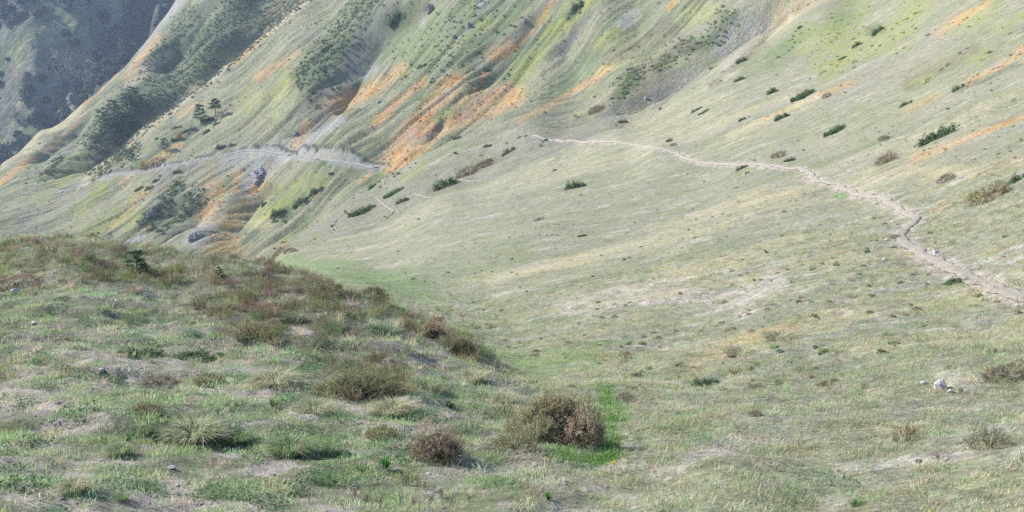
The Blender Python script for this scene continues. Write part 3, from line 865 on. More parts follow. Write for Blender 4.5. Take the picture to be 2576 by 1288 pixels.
def ribbon(name, pts, half, mat, step, lift=0.012, seed=0, dist_lift=0.0007, across=7, fixed_z=None, label=None):
    p = resample(np.array(pts, float), step)
    for k in (0, 1):
        p[:, k] = smooth1(p[:, k], 5)
    t = np.gradient(p[:, :2], axis=0); t /= np.linalg.norm(t, axis=1)[:, None] + 1e-9
    nrm = np.stack([-t[:, 1], t[:, 0]], 1)
    s = np.arange(len(p)) * step
    Vs = []
    for c in np.linspace(-1, 1, across):
        wv = half * (1 + 0.9 * fbm(s / (half * 4), np.full_like(s, 3.0 + np.sign(c) * 7), 3, 60 + seed))
        wob_ = half * 0.4 * fbm(s / (half * 1.6), np.full_like(s, 8.0 * np.sign(c)), 2, 70 + seed) * abs(c)
        q = p[:, :2] + nrm * (c * wv + wob_)[:, None]
        z = height(q[:, 0], q[:, 1]) if fixed_z is None else p[:, 2]
        rr = np.hypot(q[:, 0], q[:, 1])
        Vs.append(np.column_stack([q, z + lift + rr * dist_lift - (0.6 * (lift + rr * dist_lift) if abs(c) > 0.99 else 0)]))
    Vs = np.stack(Vs, 1)
    n = len(p); i = np.arange(n * across).reshape(n, across)
    F = np.stack([i[:-1, :-1], i[:-1, 1:], i[1:, 1:], i[1:, :-1]], -1).reshape(-1, 4)
    o = mesh_obj(name, Vs.reshape(-1, 3), F, mat, smooth=True)
    o['kind'] = 'structure'
    return o


trail_pts = [spot(a, b, 18 if a > 2300 else 30, 190) for a, b in TRAIL_PX]
ribbon('path', trail_pts, 0.16, M_path, 0.25, seed=1, lift=0.035)
ribbon('path', [spot(a, b, 130, 240) for a, b in [(958, 437), (961, 452), (966, 468), (972, 474)]], 0.05, M_path, 0.4, seed=2, lift=0.035)
ribbon('path', [spot(a, b, 125, 240) for a, b in [(945, 497), (958, 512), (975, 523), (990, 534), (978, 545), (970, 553)]], 0.05, M_path, 0.4, seed=3, lift=0.035)
ribbon('path', [spot(a, b, 125, 240) for a, b in [(1040, 489), (1058, 494), (1085, 499)]], 0.05, M_path, 0.4, seed=4, lift=0.035)
ribbon('path', [spot(a, b, 125, 240) for a, b in [(1155, 453), (1172, 457), (1195, 459)]], 0.05, M_path, 0.4, seed=5, lift=0.035)
ribbon('path', [spot(a, b, 125, 240) for a, b in [(850, 553), (838, 562), (842, 572), (850, 582)]], 0.05, M_path, 0.4, seed=6, lift=0.035)
for k, (p, hw) in enumerate(TRACKS):
    ribbon('track', p, hw * 0.8, M_track, 1.0, lift=0.10, seed=10 + k, dist_lift=0.0003)

# ------------------------------------------------------------------ plants: blades, sprigs and leaves
def plant_material(name, kind, trans=0.3):
    m, nt, b = new_mat(name)
    att = ND(nt, 'ShaderNodeAttribute', attribute_name='tint')
    att.attribute_type = kind
    b.inputs['Roughness'].default_value = 0.75
    nt.links.new(att.outputs['Color'], b.inputs['Base Color'])
    tr = ND(nt, 'ShaderNodeBsdfTranslucent')
    nt.links.new(att.outputs['Color'], tr.inputs['Color'])
    mx = ND(nt, 'ShaderNodeMixShader'); mx.inputs[0].default_value = trans
    nt.links.new(b.outputs[0], mx.inputs[1]); nt.links.new(tr.outputs[0], mx.inputs[2])
    nt.links.new(mx.outputs[0], nt.nodes['Material Output'].inputs['Surface'])
    return m


M_cover = plant_material('ground_plants', 'INSTANCER', 0.45)
M_leaf = plant_material('leaves', 'GEOMETRY', 0.42)
M_bark = earth_material('bark', (0.10, 0.08, 0.065), (0.21, 0.175, 0.15), 6)
M_rock = earth_material('pale_rock', (0.36, 0.33, 0.30), (0.54, 0.50, 0.47), 2.5, 0.02)
M_darkrock = earth_material('grey_rock', (0.11, 0.11, 0.115), (0.33, 0.32, 0.315), 4.5, 0.05)


class MB:
    def __init__(s):
        s.V = []; s.F = []; s.T = []; s.n = 0

    def add(s, V, F, tint):
        V = np.asarray(V, float)
        s.V.append(V); s.F += [tuple(i + s.n for i in f) for f in F]; s.n += len(V)
        s.T.append(np.tile(np.asarray(tint, float), (len(V), 1)) if np.ndim(tint) == 1 else np.asarray(tint))

    def build(s, name, mat, parent=None, link=True, smooth=False):
        o = mesh_obj(name, np.concatenate(s.V), s.F, mat, parent, smooth, link)
        a = o.data.attributes.new('tint', 'FLOAT_COLOR', 'POINT')
        c = np.ones((s.n, 4), np.float32); c[:, :3] = np.clip(np.concatenate(s.T), 0, 1)
        a.data.foreach_set('color', c.ravel())
        return o


def blade(mb, R, base, az, length, lean, width, curve, tint):
    """one grass blade: three levels, bending over towards az"""
    d = np.array([math.cos(az), math.sin(az), 0]); sd = np.array([-d[1], d[0], 0]) * width / 2
    p0 = np.asarray(base, float); a1 = lean; a2 = lean + curve
    p1 = p0 + (d * math.sin(a1) + np.array([0, 0, math.cos(a1)])) * length * 0.55
    p2 = p1 + (d * math.sin(a2) + np.array([0, 0, math.cos(a2)])) * length * 0.45
    mb.add([p0 - sd, p0 + sd, p1 + sd * 0.8, p1 - sd * 0.8, p2], [(0, 1, 2, 3), (3, 2, 4)], tint)


def leafq(mb, R, c, nrm, size, ratio, tint):
    n = np.asarray(nrm, float); n /= np.linalg.norm(n) + 1e-9
    a = np.cross(n, [R.normal(), R.normal(), R.normal()]); a /= np.linalg.norm(a) + 1e-9
    b = np.cross(n, a)
    c = np.asarray(c, float)
    mb.add([c - a * size, c - b * size * ratio, c + a * size, c + b * size * ratio], [(0, 1, 2, 3)], tint)


ONE = np.array([1.0, 1.0, 1.0])


def proto_turf(seed, n, rad, h0, h1, w, lean, curve):
    R = np.random.default_rng(seed); mb = MB()
    for _ in range(n):
        a = R.uniform(0, 6.283); r = rad * math.sqrt(R.uniform())
        blade(mb, R, (r * math.cos(a), r * math.sin(a), -0.01), R.uniform(0, 6.283), R.uniform(h0, h1), abs(R.normal(0, lean)), R.uniform(0.7, 1.3) * w, R.uniform(0, curve), ONE)
    return mb


def proto_tuft(seed, n, rad, h0, h1, w):
    R = np.random.default_rng(seed); mb = MB()
    for _ in range(n):
        a = R.uniform(0, 6.283); r = rad * R.uniform() ** 0.7
        blade(mb, R, (r * math.cos(a) * 0.6, r * math.sin(a) * 0.6, -0.02), a + R.normal(0, 0.5), R.uniform(h0, h1), 0.1 + 0.7 * r / rad + abs(R.normal(0, 0.12)), R.uniform(0.7, 1.3) * w, R.uniform(0.3, 1.1), ONE)
    return mb


def proto_leafy(seed, n, rad, h, size):
    R = np.random.default_rng(seed); mb = MB()
    for _ in range(n):
        a = R.uniform(0, 6.283); r = rad * math.sqrt(R.uniform())
        leafq(mb, R, (r * math.cos(a), r * math.sin(a), R.uniform(0, h) * (1 - 0.6 * (r / rad) ** 2)), (R.normal(0, 0.5), R.normal(0, 0.5), 1), size * R.uniform(0.6, 1.3), 0.55, ONE)
    return mb


def proto_sprigs(seed, n, rad, h, size, leaves=10):
    """heather-like clump: fanned upright sprigs set with tiny leaves"""
    R = np.random.default_rng(seed); mb = MB()
    for _ in range(n):
        a = R.uniform(0, 6.283); r = rad * math.sqrt(R.uniform()); out = r / rad
        L = h * R.uniform(0.55, 1.05) * (1 - 0.35 * out * out)
        d = np.array([math.cos(a) * out * 0.55 + R.normal(0, 0.12), math.sin(a) * out * 0.55 + R.normal(0, 0.12), 1]); d /= np.linalg.norm(d)
        b = np.array([r * math.cos(a) * 0.7, r * math.sin(a) * 0.7, -0.02])
        blade(mb, R, b, a, L, math.acos(min(1, d[2])), 0.006, 0.15, ONE * 0.7)
        for k in range(leaves):
            q = b + d * L * R.uniform(0.3, 1.05) + R.normal(0, size * 0.7, 3)
            leafq(mb, R, q, d + R.normal(0, 0.8, 3), size * R.uniform(0.6, 1.3), 0.45, ONE * R.uniform(0.7, 1.25))
    return mb


def dome_points(R, n, rx, ry, rz, seed, inner=0.5, lump=0.3, low=-0.1):
    out = []
    lumps = [(lambda v: v / np.linalg.norm(v))(R.normal(0, 1, 3)) for _ in range(11)]
    amp = R.uniform(-1, 1, 11)
    while len(out) < n:
        d = R.normal(0, 1, 3); d /= np.linalg.norm(d)
        if d[2] < low:
            continue
        k = 1 + lump * sum(a * max(0, d @ l) ** 5 for a, l in zip(amp, lumps))
        rr = (inner + (1 - inner) * R.uniform() ** 0.6) * k
        out.append((d * rr * np.array([rx, ry, rz]), d, rr))
    return out


def leaf_dome(seed, n, rx, ry, rz, size, tints, inner=0.5, lump=0.35, jit=0.3, mb=None, offset=(0, 0, 0), low=-0.1):
    R = np.random.default_rng(seed); mb = mb or MB()
    tints = np.array(tints)
    for p, d, rr in dome_points(R, n, rx, ry, rz, seed, inner, lump, low):
        t = tints[R.integers(len(tints))] * R.uniform(1 - jit, 1 + jit)
        leafq(mb, R, p + np.array(offset), d + R.normal(0, 0.7, 3), size * R.uniform(0.6, 1.4), R.uniform(0.4, 0.8), t)
    return mb


def tube(mb, pts, r0, r1, tint, sides=6):
    pts = np.array(pts, float); rings = []
    for i, p in enumerate(pts):
        t = pts[min(i + 1, len(pts) - 1)] - pts[max(i - 1, 0)]; t /= np.linalg.norm(t) + 1e-9
        a = np.cross(t, [0.3, 0.9, 0.2]); a /= np.linalg.norm(a); b = np.cross(t, a)
        r = r0 + (r1 - r0) * i / (len(pts) - 1)
        rings.append([p + (a * math.cos(q) + b * math.sin(q)) * r for q in np.linspace(0, 6.283, sides, endpoint=False)])
    V = np.concatenate(rings); F = []
    for i in range(len(pts) - 1):
        for k in range(sides):
            F.append((i * sides + k, i * sides + (k + 1) % sides, (i + 1) * sides + (k + 1) % sides, (i + 1) * sides + k))
    F.append(tuple(range((len(pts) - 1) * sides, len(pts) * sides)))
    mb.add(V, F, tint)


# ------------------------------------------------------------------ ground cover nobody could count
def scatter(name, protos, pts, rot, scl, tint, pid):
    lib = bpy.data.collections.new(name + '_sprigs')
    for k, mb in enumerate(protos):
        o = mb.build('sprig_%02d' % k, M_cover, link=False)
        lib.objects.link(o)
    me = bpy.data.meshes.new(name)
    me.vertices.add(len(pts)); me.vertices.foreach_set('co', np.asarray(pts, np.float32).ravel())
    def attr(n, t, arr, key):
        a = me.attributes.new(n, t, 'POINT'); a.data.foreach_set(key, np.ascontiguousarray(arr).ravel())
    attr('rot', 'FLOAT_VECTOR', rot.astype(np.float32), 'vector')
    attr('scl', 'FLOAT_VECTOR', scl.astype(np.float32), 'vector')
    t4 = np.ones((len(pts), 4), np.float32); t4[:, :3] = np.clip(tint, 0.005, 0.9)
    attr('tint', 'FLOAT_COLOR', t4, 'color')
    attr('pid', 'INT', pid.astype(np.int32), 'value')
    o = bpy.data.objects.new(name, me); COL.objects.link(o)
    ng = bpy.data.node_groups.new(name + '_spread', 'GeometryNodeTree')
    ng.interface.new_socket('Geometry', in_out='INPUT', socket_type='NodeSocketGeometry')
    ng.interface.new_socket('Geometry', in_out='OUTPUT', socket_type='NodeSocketGeometry')
    gi = ng.nodes.new('NodeGroupInput'); go = ng.nodes.new('NodeGroupOutput')
    ci = ng.nodes.new('GeometryNodeCollectionInfo'); ci.inputs['Collection'].default_value = lib
    ci.inputs['Separate Children'].default_value = True; ci.inputs['Reset Children'].default_value = True
    ip = ng.nodes.new('GeometryNodeInstanceOnPoints'); ip.inputs['Pick Instance'].default_value = True
    def named(n, t):
        q = ng.nodes.new('GeometryNodeInputNamedAttribute'); q.data_type = t; q.inputs['Name'].default_value = n
        return [x for x in q.outputs if x.enabled and x.name == 'Attribute'][0]
    L = ng.links.new
    L(gi.outputs[0], ip.inputs['Points']); L(ci.outputs[0], ip.inputs['Instance'])
    L(named('pid', 'INT'), ip.inputs['Instance Index'])
    L(named('rot', 'FLOAT_VECTOR'), ip.inputs['Rotation']); L(named('scl', 'FLOAT_VECTOR'), ip.inputs['Scale'])
    L(ip.outputs[0], go.inputs[0])
    md = o.modifiers.new('spread', 'NODES'); md.node_group = ng
    o['kind'] = 'stuff'
    return o


AREA = np.zeros((NR, NC))
AREA[:-1, :-1] = (np.diff(RR)[:, None] * RR[:-1, None]) * np.diff(TH)[None]
SHOWN = VIS & (PX > -150) & (PX < 2726) & (PY > -100) & (PY < 1420)
NEARHID = (RG < 60) & (np.abs(TT) < 0.6) & (RG > 4.2)     # a little more than the photo shows, for a step to the side


def sow(weight, cap=1e9):
    w = weight * AREA
    n = rng.poisson(w.ravel())
    if n.sum() > cap:
        n = rng.poisson(w.ravel() * cap / n.sum())
    k = np.repeat(np.arange(n.size), n)
    i, j = np.unravel_index(k, w.shape)
    fi = rng.uniform(size=len(k)); fj = rng.uniform(size=len(k))
    i1 = np.minimum(i + 1, NR - 1); j1 = np.minimum(j + 1, NC - 1)
    r = RR[i] + (RR[i1] - RR[i]) * fi; t = TH[j] + (TH[j1] - TH[j]) * fj
    x = r * np.sin(t); y = r * np.cos(t)
    return np.stack([x, y, height(x, y)], 1), i, j


def spread(name, protos, weight, smin, smax, tint_fn, cap=60000, grow=0.0, tilt=0.15, squash=(1, 1)):
    p, i, j = sow(weight, cap)
    n = len(p); r = np.hypot(p[:, 0], p[:, 1])
    s = rng.uniform(smin, smax, n) * (1 + grow * r)
    rot = np.stack([rng.normal(0, tilt, n), rng.normal(0, tilt, n), rng.uniform(0, 6.283, n)], 1)
    scl = np.stack([s, s, s * rng.uniform(squash[0], squash[1], n)], 1)
    return scatter(name, protos, p, rot, scl, tint_fn(i, j, n), rng.integers(0, len(protos), n))


def jitter(c, n, a=0.25, hue=0.08):
    return c * rng.uniform(1 - a, 1 + a, (n, 1)) * (1 + rng.normal(0, hue, (n, 3)))


onpath = np.zeros((NR, NC), bool)
tp = resample(np.array(trail_pts), 0.4)
for a in tp[::1]:
    rr_ = math.hypot(a[0], a[1])
    i0, i1 = np.searchsorted(RR, [rr_ - 0.3, rr_ + 0.3]); th_ = math.atan2(a[0], a[1])
    j0, j1 = np.searchsorted(TH, [th_ - 0.25 / rr_, th_ + 0.25 / rr_])
    onpath[i0:i1 + 1, j0:j1 + 1] = True
lum = C @ np.array([0.3, 0.6, 0.1])
soil = sstep(0.0, 0.06, C[..., 0] - C[..., 1]) * 1.0          # reddish, bare
HEATH = GRP['heather']
FRESH = GRP['fresh']
clump = sstep(-0.06, 0.14, 0.7 * fbm(X / 0.18, Y / 0.15, 2, 80) + 0.8 * fbm(X / 0.45, Y / 0.33, 3, 81) + 0.4 * fbm(X / 1.5, Y / 1.5, 2, 82))
NK = (SHOWN | (NEARHID & (RG < 34)))
offp = ~onpath

turf = [proto_turf(100 + k, 60, 0.12, 0.018, 0.050, 0.0055, 0.7, 1.0) for k in range(4)] + [proto_turf(110 + k, 50, 0.11, 0.03, 0.085, 0.005, 0.55, 1.1) for k in range(3)]


def turf_tint(i, j, n):
    c = C[i, j]
    g = np.array([0.19, 0.22, 0.105]); kn = knoll_w[i, j][:, None]
    c = c * 0.55 + g * 0.45
    c = (c * (1 - kn * 0.55) + np.array([0.145, 0.21, 0.09]) * kn * 0.55) * 1.95
    straw = (rng.uniform(size=(n, 1)) < 0.22)
    c = np.where(straw, np.array([0.52, 0.47, 0.32]), c)
    return jitter(c, n, 0.3)


spread('grass', turf, NK * offp * (RG < 36) * (knoll_w > 0.3) * (1 - 0.75 * HEATH) * (0.08 + clump) * 90 * np.where(RG < 9, 1.3, 1.0) * (1 - soil * 0.45) * np.clip(13 / RG, 0.3, 1) * (1 - FRESH), 0.6, 1.15, turf_tint, cap=60000, grow=0.012)
spread('grass', turf, NK * offp * (RG < 45) * (knoll_w <= 0.3) * (0.3 + 0.7 * clump) * np.where(RG < 16, 85, 50) * np.clip(14 / RG, 0.2, 1) * (1 - FRESH), 0.55, 1.1, turf_tint, cap=70000, grow=0.012)
spread('grass', turf, SHOWN * offp * (RG > 30) * (RG < 150) * 1.6 * (0.35 + sstep(-0.1, 0.25, nS + ns)) * np.clip(45 / RG, 0.25, 1), 1.2, 2.2, lambda i, j, n: jitter(C[i, j] * 1.7, n, 0.25, 0.05), cap=14000, grow=0.004, squash=(0.4, 0.8))
edge_ = (verge > 0.10) & (verge < 0.42)
spread('grass', turf, SHOWN * edge_ * (RG < 80) * 9 * np.clip(30 / RG, 0.3, 1), 0.8, 1.6, lambda i, j, n: jitter(C[i, j] * 0.6 + np.array([0.14, 0.14, 0.08]), n, 0.3), cap=2500)
spread('grass', turf[:4], FRESH * 260 * (RG < 20), 0.8, 1.3, lambda i, j, n: jitter(np.array([0.16, 0.27, 0.075]), n, 0.3), cap=6000)

leafy = [proto_leafy(130 + k, 90, 0.10, 0.05, 0.009) for k in range(4)]
spread('clover', leafy, NK * offp * (RG < 30) * (1 - 0.8 * HEATH) * sstep(0.06, 0.22, fbm(X / 0.45, Y / 0.35, 4, 83)) * (knoll_w * 46 + 2.5 * sstep(0.05, 0.2, fbm(X / 2, Y / 2, 3, 84))) * np.clip(16 / RG, 0.4, 1), 0.7, 1.5,
       lambda i, j, n: jitter(np.array([0.11, 0.20, 0.085]), n, 0.35, 0.12), cap=12000)

tufts = [proto_tuft(140 + k, 60, 0.10, 0.12, 0.26, 0.005) for k in range(4)]
tuft_field = sstep(0.1, 0.3, fbm(X / 1.7, Y / 1.7, 4, 85))
spread('grass', tufts, NK * offp * (RG < 42) * (tuft_field * np.where(knoll_w > 0.3, 5.0, 1.0) + sstep(900, 700, PY) * knoll_w * 3.0 + knoll_w * sstep(930, 1000, PX) * sstep(1010, 960, PY) * 7.0 * (1 - 0.5 * HEATH) + HEATH * 3.0), 0.5, 1.2,
       lambda i, j, n: jitter(np.where(rng.uniform(size=(n, 1)) < 0.6, np.array([0.45, 0.42, 0.28]), np.array([0.27, 0.31, 0.165])), n, 0.25), cap=10500)

sprig = [proto_sprigs(150 + k, 46, 0.20, 0.26, 0.011) for k in range(4)]


def heath_tint(i, j, n):
    pal = np.array([[0.115, 0.115, 0.055], [0.14, 0.125, 0.065], [0.135, 0.10, 0.075], [0.165, 0.155, 0.085], [0.09, 0.11, 0.05], [0.20, 0.17, 0.11]]) * 1.6
    f = fbm(X[i, j] / 1.1, Y[i, j] / 1.1, 3, 86)
    k = np.clip(((f + 0.35) / 0.7 * 6).astype(int) + rng.integers(-1, 2, n), 0, 5)
    c = pal[k]
    c = np.where(rng.uniform(size=(n, 1)) < 0.008, np.array([0.36, 0.20, 0.09]), c)
    return jitter(c, n, 0.3)


spread('heather', sprig, NK * (RG < 42) * (HEATH * sstep(-0.2, 0.05, fbm(X / 0.9, Y / 0.9, 3, 87)) * 27 + knoll_w * sstep(0.14, 0.3, fbm(X / 1.3, Y / 1.3, 3, 88)) * 5 * sstep(1150, 800, PY)), 0.5, 0.98, heath_tint, cap=21000, squash=(0.7, 1.1))

# small stones lying loose
R_ = np.random.default_rng(5)


def stone_mb(seed, flat=0.5, tint=(1, 1, 1), sub=0):
    R = np.random.default_rng(seed); mb = MB()
    n1, n2 = (8, 5)
    V = [(0, 0, 1.0)]
    for a in range(1, n2):
        for b in range(n1):
            ph = math.pi * a / n2; th = 2 * math.pi * (b + 0.5 * (a % 2)) / n1
            V.append((math.sin(ph) * math.cos(th), math.sin(ph) * math.sin(th), math.cos(ph)))
    V.append((0, 0, -1.0))
    V = np.array(V)
    for _ in range(5):                        # planar chops give it facets
        d = R.normal(0, 1, 3); d /= np.linalg.norm(d); c = R.uniform(0.45, 0.85)
        q = V @ d
        V = V - np.outer(np.maximum(q - c, 0), d)
    V = V * np.array([1, R.uniform(0.6, 0.95), flat]) + R.normal(0, 0.04, V.shape)
    F = [(0, 1 + b, 1 + (b + 1) % n1) for b in range(n1)]
    for a in range(n2 - 2):
        for b in range(n1):
            F.append((1 + a * n1 + b, 1 + (a + 1) * n1 + b, 1 + (a + 1) * n1 + (b + 1) % n1, 1 + a * n1 + (b + 1) % n1))
    e = len(V) - 1
    F += [(e, 1 + (n2 - 2) * n1 + (b + 1) % n1, 1 + (n2 - 2) * n1 + b) for b in range(n1)]
    mb.add(V, F, np.array(tint, float))
    return mb


peb = [stone_mb(170 + k, 0.45) for k in range(5)]
spread('gravel', peb, NK * (RG < 26) * (soil * (16 + 120 * sstep(0.05, 0.3, fbm(X / 0.5, Y / 0.5, 3, 89)))) * np.clip(10 / RG, 0.25, 1), 0.008, 0.030,
       lambda i, j, n: jitter(np.where(rng.uniform(size=(n, 1)) < 0.3, np.array([0.52, 0.50, 0.48]), np.array([0.33, 0.30, 0.27])), n, 0.25, 0.03), cap=14000)


# ------------------------------------------------------------------ things: bushes, trees, tussocks, stones
def normal_at(x, y, e):
    gx = (height(x + e, y) - height(x - e, y)) / (2 * e); gy = (height(x, y + e) - height(x, y - e)) / (2 * e)
    return Vector((-float(gx), -float(gy), 1.0)).normalized()


def metres(px_len, d):
    return px_len / 2576.0 * 2 * HALF * d


def bush_sprigs(seed, n, pal, low, leaf=0.03, L=0.42, leaves=9, lobes=1):
    """a rounded bush of about unit radius: sprigs fanning out of the middle, set with small leaves; tips one colour, skirts another"""
    R = np.random.default_rng(seed); mb = MB(); pal = np.array(pal); low = np.array(low)
    if lobes == 1:
        LB = [(np.zeros(3), np.ones(3))]
    else:
        LB = [(np.array([0.05, 0.1, 0.0]), np.array([0.72, 0.75, 0.95]))]
        for k in range(lobes - 1):
            a = 6.283 * k / (lobes - 1) + R.normal(0, 0.3); r = R.uniform(0.38, 0.56)
            LB.append((np.array([math.cos(a) * (1 - r), math.sin(a) * (1 - r), 0]), np.array([r, r, R.uniform(0.5, 0.85)])))
    for o, rad in LB:
        hue = R.integers(len(pal)); m = max(int(n * (rad[0] ** 2) / sum(q[1][0] ** 2 for q in LB)), 20)
        for p, d, rr in dome_points(R, m, 1, 1, 1, seed, 0.70, 0.45, -0.05):
            p = p * rad + o
            dd = d * 0.75 + np.array([0, 0, 0.5]) + R.normal(0, 0.26, 3); dd /= np.linalg.norm(dd)
            up = R.uniform() < 0.25 + d[2] * 0.9
            t = (pal if up else low)
            t = t[hue if (up and R.uniform() < 0.5) else R.integers(len(t))] * R.uniform(0.7, 1.35)
            l = L * R.uniform(0.5, 1.2); b = p - dd * l * 0.55
            s = np.cross(dd, R.normal(0, 1, 3)); s /= np.linalg.norm(s) + 1e-9; s *= 0.008
            mb.add([b - s, b + s, b + dd * l], [(0, 1, 2)], t * 0.8)
            for k in range(leaves):
                f = R.uniform(0.2, 1.05)
                leafq(mb, R, b + dd * l * f + R.normal(0, 0.022, 3), dd + R.normal(0, 0.9, 3), leaf * R.uniform(0.6, 1.3), 0.4, t * R.uniform(0.86, 1.16))
    return mb


def stems_mb(seed, n, h=0.8, spread_=0.6):
    R = np.random.default_rng(seed); mb = MB()
    for k in range(n):
        a = 6.283 * k / n + R.normal(0, 0.3); e = spread_ * R.uniform(0.5, 1.1)
        tube(mb, [(0.08 * math.cos(a), 0.08 * math.sin(a), -0.12), (0.4 * e * math.cos(a), 0.4 * e * math.sin(a), h * 0.4), (e * math.cos(a), e * math.sin(a), h * R.uniform(0.7, 0.95))], 0.03, 0.008, ONE, 5)
    return mb


GREEN = [(0.11, 0.16, 0.073), (0.135, 0.19, 0.09), (0.09, 0.135, 0.068), (0.17, 0.22, 0.105)]
OLIVE = [(0.20, 0.20, 0.09), (0.25, 0.23, 0.115), (0.16, 0.175, 0.078), (0.29, 0.255, 0.14)]
PINK = [(0.44, 0.32, 0.235), (0.36, 0.27, 0.19), (0.47, 0.36, 0.27), (0.34, 0.31, 0.18), (0.46, 0.41, 0.28)]
BROWN = [(0.21, 0.155, 0.105), (0.27, 0.20, 0.135), (0.16, 0.125, 0.09), (0.24, 0.205, 0.13)]
def lobed(seed, n, size, pal):
    R = np.random.default_rng(seed); mb = MB(); m = 6
    for k in range(m):
        x = -0.75 + 1.5 * k / (m - 1) + R.normal(0, 0.08); y = R.normal(0, 0.28); r = R.uniform(0.30, 0.52) * (1 - 0.35 * abs(x))
        leaf_dome(seed * 7 + k, n // m, r * 1.15, r * 1.1, R.uniform(0.4, 0.95) * (1 - 0.4 * abs(x)), size, pal, 0.3, 0.5, 0.3, mb, (x, y, -0.02))
    for k in range(n // 7):                   # straggling outer shoots
        a = R.uniform(0, 6.28); q = R.uniform(0.75, 1.15)
        leafq(mb, R, (q * math.cos(a), q * math.sin(a) * 0.8, R.uniform(0, 0.14)), R.normal(0, 1, 3), size, 0.5, np.array(pal[R.integers(len(pal))]) * R.uniform(0.8, 1.3))
    return mb


RUST = [(0.22, 0.110, 0.062), (0.17, 0.095, 0.060), (0.26, 0.145, 0.085)]
MESH = {}


def protos(key, fn, n=3):
    if key not in MESH:
        MESH[key] = [fn(k) for k in range(n)]
    return MESH[key]


def keep(mb, name, mat):
    o = mb.build(name, mat, link=False); me = o.data; bpy.data.objects.remove(o); return me


KIND = {
    'juniper': lambda: protos('juniper', lambda k: keep(lobed(200 + k, 1500, 0.06, GREEN), 'foliage', M_leaf), 4),
    'pale': lambda: protos('pale', lambda k: keep(lobed(210 + k, 1300, 0.065, [(0.13, 0.18, 0.08), (0.16, 0.205, 0.095), (0.11, 0.155, 0.07)]), 'foliage', M_leaf)),
    'olive': lambda: protos('olive', lambda k: keep(bush_sprigs(220 + k, 330, OLIVE, BROWN, 0.045), 'foliage', M_leaf)),
    'brown': lambda: protos('brown', lambda k: keep(bush_sprigs(230 + k, 330, BROWN + PINK[:1], BROWN, 0.045), 'foliage', M_leaf)),
    'rust': lambda: protos('rust', lambda k: keep(bush_sprigs(240 + k, 110, RUST, BROWN, 0.06, 0.6, 7), 'foliage', M_leaf), 2),
    'twiggy': lambda: protos('twiggy', lambda k: keep(bush_sprigs(250 + k, 190, OLIVE[:2] + BROWN[:2], BROWN, 0.04, 0.7, 10), 'foliage', M_leaf), 2),
    'amber': lambda: protos('amber', lambda k: keep(leaf_dome(260 + k, 600, 1, 1, 1, 0.10, [(0.40, 0.26, 0.09), (0.47, 0.31, 0.12), (0.30, 0.22, 0.09)], 0.3, 0.4), 'foliage', M_leaf), 2),
    'bare': lambda: protos('bare', lambda k: keep(leaf_dome(270 + k, 1200, 1, 1, 1, 0.05, [(0.15, 0.14, 0.13), (0.19, 0.175, 0.165), (0.12, 0.12, 0.10)], 0.35, 0.5), 'foliage', M_leaf), 2),
}
STEM = [keep(stems_mb(280, 7), 'stems', M_bark), keep(stems_mb(281, 9), 'stems', M_bark)]
_cnt = [0]


def empty(name, loc, label, cat, group=None):
    o = bpy.data.objects.new(name, None); o.empty_display_size = 0.2; COL.objects.link(o)
    o.location = [float(q) for q in loc]
    return tag(o, label, cat, group)


def child(name, me, parent):
    o = bpy.data.objects.new(name, me); COL.objects.link(o); o.parent = parent; return o


def shrub(kind, px, py, w, h, label, lo=4, hi=1300, name='shrub', cat='shrub', group=None, depth=0.85, lean=0.85):
    """px, py: foot of the plant in the photo; w, h: its size there"""
    _cnt[0] += 1; k = _cnt[0]
    p = spot(px, py - h * 0.22, lo, hi); d = math.hypot(p[0], p[1])
    rx = metres(w, d) / 2; rz = max(metres(h, d) * 0.80, rx * 0.36)
    o = empty(name, p, label, cat, group)
    nrm = normal_at(p[0], p[1], max(rx, 0.3))
    q = Vector((0, 0, 1)).rotation_difference(Vector((0, 0, 1)).lerp(nrm, lean).normalized())
    o.rotation_mode = 'QUATERNION'
    o.rotation_quaternion = q
    mes = KIND[kind]()
    f = child('foliage', mes[k % len(mes)], o); f.scale = (rx, rx * depth, rz); f.rotation_euler = (0, 0, 0)
    s = child('stems', STEM[k % 2], o); s.scale = (rx * 0.9, rx * depth * 0.9, rz * 0.85)
    return o


def tussock_mb(seed, n, pal, R0=1.0, width=0.030):
    R = np.random.default_rng(seed); mb = MB(); pal = np.array(pal)
    for _ in range(n):
        a = R.uniform(0, 6.283); r = 0.45 * math.sqrt(R.uniform())
        t = pal[R.integers(len(pal))] * R.uniform(0.7, 1.3)
        blade(mb, R, (r * math.cos(a), r * math.sin(a), -0.05), a + R.normal(0, 0.5), R.uniform(0.6, 1.25), 0.1 + 1.1 * r + abs(R.normal(0, 0.1)), width * R.uniform(0.7, 1.3), R.uniform(0.5, 1.5), t)
    return mb


STRAW = [(0.48, 0.44, 0.29), (0.40, 0.385, 0.24), (0.55, 0.49, 0.34), (0.30, 0.335, 0.18)]
GRASSY = [(0.18, 0.27, 0.12), (0.23, 0.31, 0.145), (0.32, 0.35, 0.19), (0.145, 0.225, 0.10)]
VIVID = [(0.075, 0.20, 0.040), (0.10, 0.24, 0.05), (0.06, 0.155, 0.04)]
SILVER = [(0.30, 0.37, 0.32), (0.37, 0.43, 0.385), (0.23, 0.31, 0.25)]


def tuft(pal, px, py, w, h, label, n=420, name='grass_tussock', cat='grass tussock', lo=4, hi=60, group=None, width=0.022):
    _cnt[0] += 1
    p = spot(px, py - h * 0.2, lo, hi); d = math.hypot(p[0], p[1])
    o = tussock_mb(300 + _cnt[0], n, pal, width=width).build(name, M_leaf)
    o.location = p; o.scale = (metres(w, d) / 2, metres(w, d) / 2, metres(h, d) * 0.72)
    return tag(o, label, cat, group)


